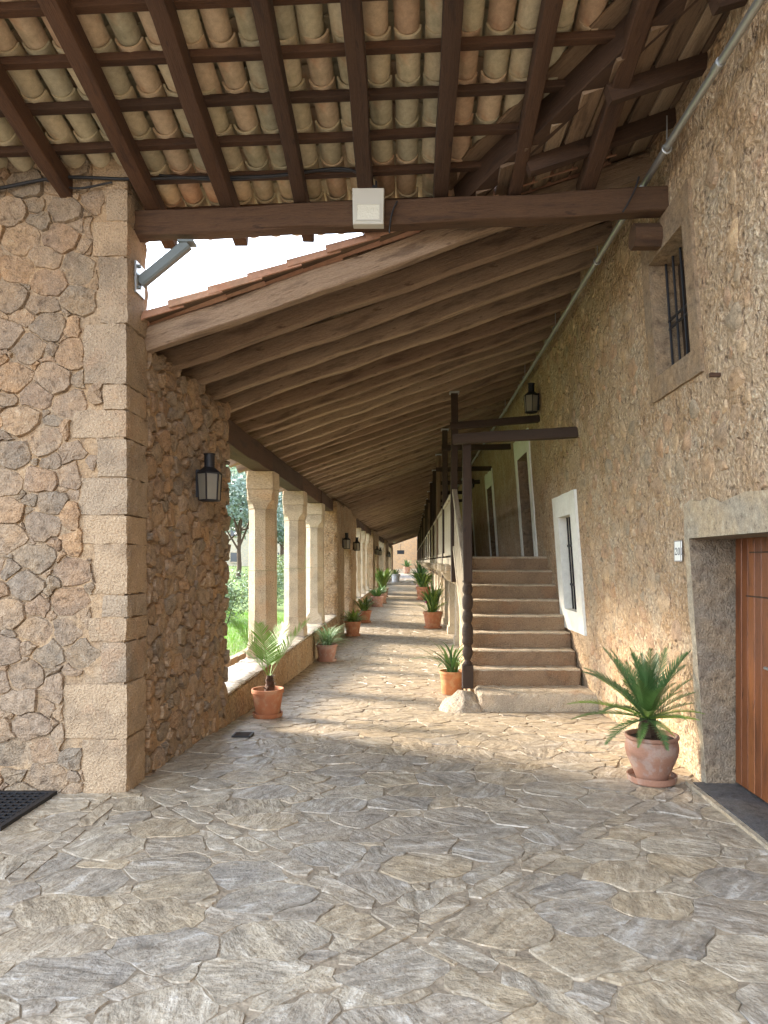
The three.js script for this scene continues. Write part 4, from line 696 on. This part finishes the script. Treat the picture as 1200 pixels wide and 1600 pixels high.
// wall lanterns
function lanternProto() {
  const l = thing('wall_lantern', 'black iron wall lantern on the rough end wall under the rafters', 'lantern', V(0, 0, 0), 'iron wall lanterns');
  const R = 0.105, H = 0.235, hex = (r, y) => [...Array(6)].map((_, i) => new THREE.Vector3(r * Math.cos(i * Math.PI / 3), y, r * Math.sin(i * Math.PI / 3)));
  const lo = hex(R * 0.86, 0), hi = hex(R, H);
  part('base_plate', new THREE.CylinderGeometry(R * 0.9, R * 0.84, 0.014, 6), M.iron, l).rotation.y = Math.PI / 6; 
  for (let i = 0; i < 6; i++) { part('frame_bar', timber(lo[i], hi[i], 0.012, 0.012, { wob: 0, seg: 1, cham: 0.002, up: new THREE.Vector3(1, 0, 0.3) }), M.iron, l); part('frame_rim', timber(hi[i], hi[(i + 1) % 6], 0.012, 0.014, { wob: 0, seg: 1, cham: 0.002 }), M.iron, l);
    const a = lo[i], b = lo[(i + 1) % 6], c = hi[(i + 1) % 6], d = hi[i]; part('pane', mk([a.x, a.y, a.z, b.x, b.y, b.z, c.x, c.y, c.z, d.x, d.y, d.z], [0, 0, 0.1, 0, 0.1, 0.2, 0, 0.2], [0, 1, 2, 0, 2, 3]), M.frost, l); }
  const cap = new THREE.CylinderGeometry(0.05, R * 1.04, 0.05, 6); const cm = part('cap', cap, M.iron, l); cm.position.y = H + 0.03; cm.rotation.y = Math.PI / 6;
  const ch = part('chimney', new THREE.LatheGeometry([[0.0, 0.13], [0.052, 0.13], [0.052, 0.12], [0.045, 0.115], [0.045, 0.01], [0.052, 0]].map(([r, y]) => new THREE.Vector2(r, y)), 14), M.iron, l); ch.position.y = H + 0.045;
  part('candle', new THREE.CylinderGeometry(0.02, 0.02, 0.12, 10), M.white, l).position.y = 0.07;
  part('bracket', box(-0.014, 0.014, 0.03, 0.27, 0.085, 0.115), M.iron, l);
  return l;
}
{
  const l0 = lanternProto();
  const put = (l, X, Y, Z, facing) => { l.position.copy(V(X, Y, Z)); l.rotation.y = facing; };
  put(l0, PX + 0.075, 2.13, 6.2, Math.PI / 2);          // bracket points to the wall (local -z = +Z), turned to -X
  const L = [[-1.68, 1.93, 18.5, 'near'], [-1.68, 1.93, 21.9, 'far']];
  for (let k = 0; k < 3; k++) for (const dz of [1.1, 4.55]) put(copyOf(l0, `black iron wall lantern ${dz < 2 ? 'before' : 'beyond'} the ${ordinal[k]} narrow doorway of the arcade`), PX + 0.15, 1.93, START + OPEN + k * BAY + dz, Math.PI / 2);
  put(copyOf(l0, 'black iron wall lantern above the first walkway tie beam on the long wall'), wallX(3.85) - 0.12, 3.72, 10.1, -Math.PI / 2);
  put(copyOf(l0, 'black iron wall lantern above the third walkway doorway on the long wall'), wallX(3.85) - 0.12, 3.72, 20.6, -Math.PI / 2);
  put(copyOf(l0, 'black iron wall lantern far along the long wall above the walkway'), wallX(3.85) - 0.12, 3.72, 31, -Math.PI / 2);
}
{ // floor grate and little drain
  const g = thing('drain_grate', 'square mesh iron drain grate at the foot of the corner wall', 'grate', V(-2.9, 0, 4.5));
  wpart('pit_shade', box(-3.45, -2.44, 0.0, 0.012, 4.2, 4.84), std(L3(0.02, 0.02, 0.02), null, null, 0, 1), g);  // flat black slab, no hollow: the shade below the bars is put into its colour
  wpart('rim', merged([box(-2.46, -2.425, 0.0, 0.03, 4.19, 4.86), box(-3.45, -2.46, 0.0, 0.03, 4.825, 4.86), box(-3.45, -2.46, 0.0, 0.03, 4.19, 4.215)]), M.iron, g);
  for (let x = -3.42; x < -2.47; x += 0.052) wpart('bar', box(x, x + 0.012, 0.014, 0.0265, 4.216, 4.824), M.iron, g);
  for (let z = 4.25; z < 4.82; z += 0.058) wpart('cross_bar', box(-3.44, -2.462, 0.012, 0.0285, z, z + 0.014), M.iron, g);
  const d = thing('floor_drain', 'tiny rusty floor drain beside the foot of the end wall', 'drain', V(-1.55, 0, 6.5));
  wpart('frame', box(-1.63, -1.46, -0.01, 0.02, 6.42, 6.58), M.iron, d); wpart('slotted_lid', merged([0, 1, 2].map((k) => box(-1.615, -1.475, 0.0202, 0.024, 6.435 + k * 0.045, 6.465 + k * 0.045))), M.post, d);
}
{ // small things in the distance
  const m = single('globe_lamp', new THREE.SphereGeometry(0.09, 16, 12), M.white, 'small white globe lamp under the far rafters', 'lamp'); m.position.copy(V(-1.46, 3.22, 60));
  const s = thing('hanging_sign', 'small dark sign hanging near the far end of the arcade', 'sign', V(-1.2, 2.6, 74)); wpart('board', box(-1.5, -0.75, 2.35, 2.75, 74, 74.05), M.iron, s); wpart('hanger', box(-1.14, -1.1, 2.75, 3.45, 74.01, 74.04), M.iron, s);
  const n = single('rusty_bracket', box(0, 0.1, -0.012, 0.012, -0.012, 0.012), M.dark[0], 'short rusty iron stub below the barred window', 'bracket'); n.position.copy(V(wallX(2.78) - 0.06, 2.75, 4.38));
}

// ================================================================ POTTED PLANTS
function potParts(t, R, H, mat, { saucer = true, rimH = 0.16, belly = 0.72, soilAt = 0.88, round = false } = {}) {
  const b = R * belly, P = (a) => a.map(([r, y]) => new THREE.Vector2(r, y));
  const prof = round ? P([[0, 0], [b * 0.96, 0], [b, 0.02], [R * 0.93, H * 0.52], [R * 0.985, H * 0.66], [R * 0.99, H * 0.74], [R * 0.955, H * 0.84], [R * 0.93, H * 0.9], [R * 0.985, H * 0.93], [R, H * 0.965], [R * 0.985, H], [R * 0.92, H], [R * 0.87, H * 0.95], [R * 0.86, H * soilAt]])
    : P([[0, 0], [b * 0.97, 0], [b, 0.008], [R * 0.93, H * (1 - rimH)], [R * 0.995, H * (1 - rimH) + 0.004], [R, H * (1 - rimH * 0.5)], [R * 0.99, H], [R * 0.92, H], [R * 0.885, H * 0.96], [R * 0.87, H * soilAt]]);
  const g = new THREE.LatheGeometry(prof, 40); const uv = g.attributes.uv, ps = g.attributes.position; for (let i = 0; i < uv.count; i++) uv.setXY(i, uv.getX(i) * R * 5 + 0.3, ps.getY(i) + H);
  const y0 = saucer ? 0.016 : 0; part('pot', toCreasedNormals(g, 0.5), mat, t).position.y = y0;
  if (saucer) { const sg = new THREE.LatheGeometry(P([[0, 0], [R * 0.86, 0], [R * 0.9, 0.01], [R * 0.93, 0.05], [R * 0.89, 0.05], [R * 0.86, 0.016], [0, 0.015]]), 36); const u2 = sg.attributes.uv; for (let i = 0; i < u2.count; i++) u2.setXY(i, u2.getX(i) * R * 5, u2.getY(i) * 0.1 + 0.4); part('saucer', toCreasedNormals(sg, 0.5), mat, t); }
  const soil = new THREE.CircleGeometry(R * 0.875, 24, 0, Math.PI * 2); soil.rotateX(-Math.PI / 2); part('soil', soil, M.soil, t).position.y = y0 + H * soilAt + 0.002;
  return y0 + H * soilAt;
}
// feather frond growing from the origin along +z, rising by angle a0 and bending down
function frondGeo(L, a0, bend, pairs, leaf, width, vee = 0.5, start = 0.12, sweep = 0.9) {
  const pos = [], uv = [], idx = []; const N = 14, P = [], D = []; let y = 0, z = 0, a = a0;
  for (let i = 0; i <= N; i++) { P.push([y, z]); D.push(a); y += Math.sin(a) * L / N; z += Math.cos(a) * L / N; a -= bend / N * (0.5 + i / N); }
  const at = (t) => { const f = t * N, i = Math.min(N - 1, Math.floor(f)), k = f - i; return [lerp(P[i][0], P[i + 1][0], k), lerp(P[i][1], P[i + 1][1], k), lerp(D[i], D[i + 1], k)]; };
  for (let i = 0; i < N; i++) { const r0 = 0.006 * (1 - i / N) + 0.0015, r1 = 0.006 * (1 - (i + 1) / N) + 0.0015, b = pos.length / 3; for (const [q, r] of [[P[i], r0], [P[i + 1], r1]]) { pos.push(-r, q[0], q[1], 0, q[0] + r, q[1], r, q[0], q[1]); uv.push(0, 0, 0, 0, 0, 0); } idx.push(b, b + 3, b + 1, b + 1, b + 3, b + 4, b + 1, b + 4, b + 2, b + 2, b + 4, b + 5); }
  for (let i = 0; i < pairs; i++) {
    const t = start + (1 - start) * i / (pairs - 1), [py, pz, an] = at(Math.min(t, 0.999)), l = leaf * Math.sin(Math.PI * clamp(0.16 + 0.76 * t, 0, 1)) * rr(0.9, 1.08), sw = sweep * lerp(0.75, 1.5, t) + rr(-0.06, 0.06);
    for (const s of [-1, 1]) {
      const v = vee + rr(-0.1, 0.1), ty = Math.sin(an), tz = Math.cos(an), ny = Math.cos(an), nz = -Math.sin(an);
      const dx = s * Math.cos(sw) * Math.cos(v), dy = Math.sin(sw) * ty + Math.cos(sw) * Math.sin(v) * ny, dz = Math.sin(sw) * tz + Math.cos(sw) * Math.sin(v) * nz;
      const b = pos.length / 3, w = width; pos.push(0, py - ty * w * 0.5, pz - tz * w * 0.5, 0, py + ty * w * 0.5, pz + tz * w * 0.5, dx * l * 0.55, py + dy * l * 0.55 - ty * w * 0.55, pz + dz * l * 0.55 - tz * w * 0.55, dx * l * 0.55, py + dy * l * 0.55 + ty * w * 0.55, pz + dz * l * 0.55 + tz * w * 0.55, dx * l, py + dy * l - l * 0.03, pz + dz * l);
      for (let k = 0; k < 5; k++) uv.push(0, 0); idx.push(b, b + 2, b + 1, b + 1, b + 2, b + 3, b + 2, b + 4, b + 3);
    }
  }
  return mk(pos, uv, idx).toNonIndexed();
}
// strap leaf: folded ribbon from the origin along +z
function strapGeo(L, a0, bend, w, fold = 0.25, tip = 1) {
  const N = 8, pos = [], uv = [], idx = []; let y = 0, z = 0, a = a0;
  for (let i = 0; i <= N; i++) { const t = i / N, ww = w * (t < 0.6 ? lerp(0.6, 1, t / 0.6) : Math.pow((1 - t) / 0.4, 0.7 * tip)) * 0.5 + 0.0008; pos.push(-ww, y + ww * fold * Math.cos(a), z, 0, y, z, ww, y + ww * fold * Math.cos(a), z); uv.push(0, t, 0.5, t, 1, t); y += Math.sin(a) * L / N; z += Math.cos(a) * L / N; a -= bend / N * (0.4 + 1.2 * t); }
  for (let i = 0; i < N; i++) for (let k = 0; k < 2; k++) { const p = i * 3 + k; idx.push(p, p + 3, p + 1, p + 1, p + 3, p + 4); }
  return mk(pos, uv, idx);
}
function grow(t, name, geo, mat, y, turn, x = 0, z = 0, s = 1) { const m = part(name, geo, mat, t); m.position.set(x, y, z); m.rotation.y = turn; m.scale.setScalar(s); return m; }
{ // cycad in the round terracotta pot
  const Z = 5.14, t = thing('potted_cycad', 'dark green cycad in a round weathered terracotta pot beside the plank door', 'potted plant', V(1.74, 0.012, Z));
  const y = potParts(t, 0.19, 0.32, std(L3(0.42, 0.225, 0.145), T.potC, T.clayB, 0.003, 0.85), { round: true, belly: 0.6, soilAt: 0.9 });
  const trunk = new THREE.CylinderGeometry(0.058, 0.07, 0.15, 14, 6); { const p = trunk.attributes.position; for (let i = 0; i < p.count; i++) { const k = 1 + 0.16 * n3(p.getX(i) * 40, p.getY(i) * 40, p.getZ(i) * 40); p.setX(i, p.getX(i) * k); p.setZ(i, p.getZ(i) * k); } trunk.computeVertexNormals(); }
  part('trunk', trunk, M.bark, t).position.set(-0.03, y + 0.07, 0);
  const vs = [0, 1, 2, 3].map((k) => frondGeo(rr(0.5, 0.56), 0, [0.4, 0.65, 0.3, 0.85][k], 50, 0.098, 0.0075, 0.45, 0.08, 0.7));
  const ring = [[6, 1.45, 0.96], [9, 1.15, 1.06], [11, 0.82, 1.08], [9, 0.48, 1.0], [7, 0.15, 0.92], [4, -0.3, 0.6]];
  ring.forEach(([n, el, s], r) => { for (let i = 0; i < n; i++) { const a = (i + 0.5 * (r % 2) + rr(-0.25, 0.25)) / n * Math.PI * 2; const toWall = Math.cos(a - Math.PI / 2); const m = grow(t, 'frond', pick(vs), M.cycad[r > 2 && rnd() < 0.6 ? 2 : r > 1 && rnd() < 0.5 ? 1 : 0], y + 0.14, a, -0.03, 0, s * (toWall > 0.2 && el < 1 ? 0.72 : 1) * rr(0.92, 1.06)); m.rotation.order = 'YXZ'; m.rotation.x = -(el + rr(-0.1, 0.1)); m.rotation.z = rr(-0.25, 0.25); } });
}
{ // young palm at the parapet
  const Z = 7.6, t = thing('potted_palm', 'young feathery palm in a terracotta pot and saucer at the parapet foot', 'potted plant', V(-1.54, floorY(Z) + 0.012, Z));
  const y = potParts(t, 0.172, 0.285, M.pot[0], { rimH: 0.15, belly: 0.74, soilAt: 0.82 });
  const trunk = new THREE.CylinderGeometry(0.03, 0.062, 0.2, 12, 8); { const p = trunk.attributes.position; for (let i = 0; i < p.count; i++) { const k = 1 + 0.3 * n3(p.getX(i) * 50, p.getY(i) * 45, p.getZ(i) * 50); p.setX(i, p.getX(i) * k); p.setZ(i, p.getZ(i) * k); } trunk.computeVertexNormals(); }
  part('trunk', trunk, std(L3(0.11, 0.055, 0.03), T.earth, T.earthB, 0.01, 0.9), t).position.set(0.02, y + 0.09, 0);
  for (let k = 0; k < 24; k++) { const m = grow(t, 'leaf_scale', strapGeo(0.07, 0.9, 0.4, 0.018), M.bark, y + 0.03 + (k % 5) * 0.03, k * 2.4, 0.02, 0); m.translateZ(0.035 - (k % 5) * 0.004); }
  const F = [[0.62, -1.62, 1.13, 0.35, 34], [0.64, 1.35, 1.08, 0.32, 36], [0.52, -0.5, 1.35, 0.25, 30], [0.5, 2.4, 1.3, 0.3, 30], [0.34, -1.2, 1.0, 0.5, 22]];
  for (const [L, az, el, bend, n] of F) { const m = grow(t, 'frond', frondGeo(L * 1.2, el, bend, Math.round(n * 0.95), 0.27, 0.012, 0.15, 0.24, 0.55), M.palm, y + 0.16, az, 0.02, 0); m.rotation.z = rr(-0.1, 0.1); }
}
function strapPlant(label, cat, X, Z, R, H, mat, leaves, opts, potOpts = {}) {
  const t = thing(opts.name || 'potted_plant', label, cat, V(X, floorY(Z) + 0.012, Z)); const y = potParts(t, R, H, mat, potOpts);
  const vs = [...Array(5)].map(() => strapGeo(opts.L * rr(0.85, 1.15), rr(...opts.el), rr(...opts.bend), opts.w, 0.3));
  for (let i = 0; i < leaves; i++) { const m = grow(t, 'leaf', pick(vs), pick(opts.mats), y, i * 2.399 + rr(-0.3, 0.3), rr(-1, 1) * R * 0.35, rr(-1, 1) * R * 0.35, rr(0.7, 1.12)); if (opts.lean) { m.position.x += opts.lean * rr(0, 0.06); } }
  if (opts.flowers) for (let i = 0; i < opts.flowers; i++) { const f = new THREE.IcosahedronGeometry(0.035, 1); part('flower', f, M.petal, t).position.set(rr(-0.2, 0.02), y + rr(0.2, 0.4), rr(-0.1, 0.14)); }
  return t;
}
const POT = 'potted plant';
strapPlant('tuft of fine arching grass in a pinkish terracotta pot below the parapet', POT, -1.6, 13.4, 0.2, 0.30, M.pot[1], 240, { name: 'potted_grass', L: 0.56, el: [0.6, 1.45], bend: [0.7, 1.9], w: 0.011, mats: M.grassy });
strapPlant('pale lime leafy plant in a terracotta pot before the first arcade doorway', POT, -1.52, 18.35, 0.22, 0.36, M.pot[0], 130, { L: 0.46, el: [0.3, 1.5], bend: [0.3, 1.5], w: 0.035, mats: M.lime });
strapPlant('arching spider plant in a terracotta pot beyond the first arcade doorway', POT, -1.5, 22.4, 0.24, 0.36, M.pot[0], 60, { L: 0.7, el: [0.7, 1.4], bend: [0.9, 2.0], w: 0.04, mats: [M.strap[1], M.lime[1]] });
strapPlant('dark bushy plant in a pinkish pot at the second group of columns', POT, -1.42, 29.6, 0.27, 0.42, M.pot[1], 80, { L: 0.55, el: [0.6, 1.5], bend: [0.4, 1.5], w: 0.05, mats: M.strap });
strapPlant('drooping olive plant in a brown pot behind the dark bushy one', POT, -1.35, 31.6, 0.27, 0.42, M.pot[3], 80, { L: 0.6, el: [0.4, 1.3], bend: [0.8, 2.0], w: 0.04, mats: [M.strap[1], M.grassy[0]] });
strapPlant('tall bright green leafy plant by the second arcade doorway', POT, -1.45, 36, 0.3, 0.45, M.pot[3], 110, { L: 1.15, el: [0.9, 1.5], bend: [0.4, 1.3], w: 0.08, mats: [M.strap[1], M.lime[1]] });
strapPlant('small leafy plant in a white pot far along the arcade', POT, -1.2, 54, 0.36, 0.6, M.potWhite, 50, { L: 0.5, el: [0.6, 1.4], bend: [0.4, 1.2], w: 0.06, mats: [M.lime[0], M.strap[1]] });
strapPlant('green strap leaf clivia in a bright orange pot beside the newel post', POT, 0.54, 9.35, 0.178, 0.30, M.pot[2], 40, { name: 'potted_clivia', L: 0.56, el: [0.6, 1.45], bend: [0.9, 2.1], w: 0.034, mats: M.strap }, { rimH: 0.12, belly: 0.8, saucer: false });
strapPlant('yellow green plant with pink flowers in a terracotta pot under the walkway', POT, 0.62, 20.6, 0.29, 0.46, M.pot[0], 120, { L: 0.8, el: [0.75, 1.5], bend: [0.2, 1.4], w: 0.06, mats: [M.lime[0], M.lime[1], M.strap[1]], flowers: 7 });
strapPlant('bright broad leaf plant in a terracotta pot further under the walkway', POT, 0.56, 34, 0.36, 0.6, M.pot[0], 120, { L: 1.15, el: [0.4, 1.5], bend: [0.3, 1.6], w: 0.1, mats: [M.lime[0], M.lime[1], M.strap[0]] });
strapPlant('dark slender plant in a pot far under the walkway', POT, 0.55, 44, 0.3, 0.5, M.pot[3], 60, { L: 1.3, el: [1.0, 1.5], bend: [0.2, 0.9], w: 0.1, mats: M.strap });
strapPlant('round green plant standing before the far end wall of the passage', POT, -0.5, 77, 0.4, 0.7, M.pot[3], 60, { L: 1.0, el: [0.5, 1.5], bend: [0.3, 1.2], w: 0.1, mats: M.strap });

// ================================================================ GARDEN OUTSIDE THE ARCADE
function leafCloud(clumps, n, size, squash = 1) {
  const pos = [], uv = [], idx = []; const tot = clumps.reduce((s, c) => s + c[3] ** 2, 0);
  for (const [cx, cy, cz, R] of clumps) { const m = Math.round(n * R * R / tot); for (let k = 0; k < m; k++) {
    const d = new THREE.Vector3(rr(-1, 1), rr(-1, 1), rr(-1, 1)); if (d.lengthSq() > 1) { k--; continue; } d.setLength(Math.pow(d.length(), 0.5)); const q = 1 + 0.3 * n3(d.x * 2 + cx, d.y * 2 + cy, d.z * 2);
    const P = new THREE.Vector3(cx + d.x * R * q, cy + d.y * R * q * squash, cz + d.z * R * q), a = new THREE.Vector3(rr(-1, 1), rr(-0.6, 0.6), rr(-1, 1)).normalize(), b = a.clone().cross(new THREE.Vector3(rr(-1, 1), rr(-1, 1), rr(-1, 1))).normalize(), s = size * rr(0.6, 1.3), base = pos.length / 3;
    for (const [u, v] of [[-0.5, 0], [0, -0.28], [0.5, 0], [0, 0.28]]) { pos.push(P.x + a.x * u * s + b.x * v * s, P.y + a.y * u * s + b.y * v * s, P.z + a.z * u * s + b.z * v * s); uv.push(u, v); } idx.push(base, base + 1, base + 2, base, base + 2, base + 3); } }
  return mk(pos, uv, idx);
}
function bush(label, X, Z, w, h, mat, leaf = 0.07, n = 5200) {
  const t = thing('garden_bush', label, 'bush', V(X, lawnY(X, Z), Z), 'bushes at the edge of the lawn'), cl = []; for (let k = 0; k < 9; k++) { const a = rr(0, 6.28), d = rr(0, 0.6) * w; cl.push([Math.cos(a) * d, h * rr(0.3, 0.68), Math.sin(a) * d, h * rr(0.26, 0.36)]); }
  part('foliage', leafCloud(cl, n, leaf), mat, t); for (let k = 0; k < 4; k++) part('stem', timber(new THREE.Vector3(rr(-0.1, 0.1), -0.05, rr(-0.1, 0.1)), new THREE.Vector3(rr(-0.4, 0.4) * w, h * 0.6, rr(-0.4, 0.4) * w), 0.03, 0.03, { seg: 2, wob: 0.02, cham: 0.008, taper: 0.4 }), M.bark, t);
}
function tree(label, X, Z, h, r, mat, n = 7000, leaf = 0.26) {
  const y0 = lawnY(X, Z), t = thing('garden_tree', label, 'tree', V(X, y0, Z), 'trees beyond the lawn'), cl = [], limbs = [];
  for (let k = 0; k < 16; k++) { const a = k * 2.399, d = r * Math.sqrt((k + 0.5) / 16) * 0.85, yy = h * (0.42 + 0.42 * (1 - (d / r) ** 2) * rr(0.5, 1.1)); const c = new THREE.Vector3(Math.cos(a) * d, yy, Math.sin(a) * d); cl.push([c.x, c.y, c.z, r * rr(0.26, 0.42)]); if (k % 2) limbs.push(timber(new THREE.Vector3(0, h * rr(0.22, 0.4), 0), c, h * 0.016, h * 0.016, { seg: 3, wob: 0.08, cham: 0.01, taper: 0.3 })); }
  part('trunk', timber(new THREE.Vector3(0, -0.2, 0), new THREE.Vector3(rr(-0.3, 0.3), h * 0.62, rr(-0.3, 0.3)), h * 0.042, h * 0.042, { seg: 5, wob: 0.08, cham: h * 0.012, taper: 0.35, up: new THREE.Vector3(1, 0, 0) }), M.bark, t);
  for (const l of limbs) part('limb', l, M.bark, t);
  part('crown', leafCloud(cl, n, leaf), mat, t);
}
bush('wide olive green bush at the lawn edge, first beyond the parapet', -4.9, 18.6, 0.9, 1.5, M.bush[0]);
bush('yellowish green bush beside the wide olive one on the lawn', -6.3, 20.5, 1.0, 1.7, M.bush[1]);
bush('dense bush behind the first two on the lawn', -5.0, 24.5, 1.0, 1.8, M.bush[0]);
bush('tall rounded bush far along the lawn edge', -6.0, 31, 1.2, 2.0, M.bush[1], 0.09);
bush('low spreading bush outside the second group of columns', -4.6, 40, 1.1, 1.6, M.bush[0], 0.09);
tree('slender grey green tree behind the lawn bushes', -12.2, 50, 8.5, 3.0, M.tree[0]);
tree('broad pale green tree behind the lawn bushes', -16.5, 62, 10, 4.4, M.tree[1], 8000, 0.3);
tree('dark crowned tree beside the pale stone house', -21, 78, 12, 5, M.tree[2], 8000, 0.34);
tree('tall loose tree far beyond the arcade columns', -13.6, 74, 11, 4, M.tree[1], 7000, 0.32);
tree('small round tree near the far end of the lawn', -10.5, 60, 6, 2.6, M.tree[2], 5000, 0.26);
tree('wide tree standing before the wooded hillside', -28, 100, 13, 6, M.tree[0], 8000, 0.4);
tree('high crowned tree at the foot of the hillside', -19, 104, 15, 6, M.tree[1], 8000, 0.4);
{
  const b = thing('stone_house', 'pale stone house with small windows among the garden trees', 'house', V(-20, 0, 92));
  wpart('wall', roughBox(-26, -15, -0.5, 7.5, 88, 96, 0.6, 0.02, 2, 0.0), std(L3(0.62, 0.58, 0.5), T.stone, T.stoneB, 0.02, 0.95), b);
  wpart('roof', (() => { const s = new THREE.Shape(); s.moveTo(87.6, 7.4); s.lineTo(92, 9.6); s.lineTo(96.4, 7.4); s.closePath(); const g = new THREE.ExtrudeGeometry(s, { depth: 11.6, bevelEnabled: false }), p = g.attributes.position; for (let i = 0; i < p.count; i++) { const Z = p.getX(i), Y = p.getY(i), d = p.getZ(i); p.setXYZ(i, -26.3 + d, Y, -Z); } g.computeVertexNormals(); return boxUV(g); })(), M.redTiles[1], b);
  for (const X of [-24.4, -22, -19.4, -16.8]) for (const Y of [1.4, 4.6]) { const w = wpart('window', merged([box(X - 0.55, X - 0.43, Y, Y + 1.4, 87.88, 87.97), box(X + 0.43, X + 0.55, Y, Y + 1.4, 87.88, 87.97), box(X - 0.43, X + 0.43, Y + 1.28, Y + 1.4, 87.88, 87.97), box(X - 0.43, X + 0.43, Y, Y + 0.12, 87.88, 87.97)]), M.column, b); const g = box(X - 0.43, X + 0.43, Y + 0.12, Y + 1.28, 87.92, 87.96); g.translate(20, 0, 92); part('pane', g, M.darkGlass, w); }
}
{ // grass blades of the lawn that shows between the columns, and its stone kerb
  const blade = mk([-0.006, 0, 0, 0.006, 0, 0, 0, 0.07, 0.02], [0, 0, 1, 0, 0.5, 1], [0, 1, 2]), inst = new THREE.InstancedMesh(blade, leafMat(0.20, 0.38, 0.04, 0.3, 0.7), 16000), m4 = new THREE.Matrix4(), q = new THREE.Quaternion(), e = new THREE.Euler();
  for (let k = 0; k < 16000; k++) { const Z = 9 + 14 * Math.pow(rnd(), 0.8), X = -3.0 - rr(0, 3.6); e.set(rr(-0.4, 0.4), rr(0, 6.28), rr(-0.4, 0.4)); q.setFromEuler(e); const s = rr(0.6, 1.5); m4.compose(V(X, lawnY(X, Z) - 0.005, Z), q, new THREE.Vector3(s, s, s)); inst.setMatrixAt(k, m4); }
  inst.name = numbered('grass'); tag(inst, 'bright green grass of the lawn beyond the parapet', 'grass', null, 'stuff'); scene.add(inst);
  const kb = setting(new THREE.Group(), 'low stone kerb along the edge of the lawn'); kb.name = numbered('kerb'); scene.add(kb); let z = 7.4; while (z < 40) { const l = rr(0.4, 0.7); part('kerb_stone', roughBox(-3.04 + rr(-0.01, 0.01), -2.9, -0.3, 0.02 + rr(-0.01, 0.01), z, z + l - 0.012, 0.15, 0.006, 5, 0.012), M.quoin[2], kb); z += l; }
}
renderer.render(scene, camera);
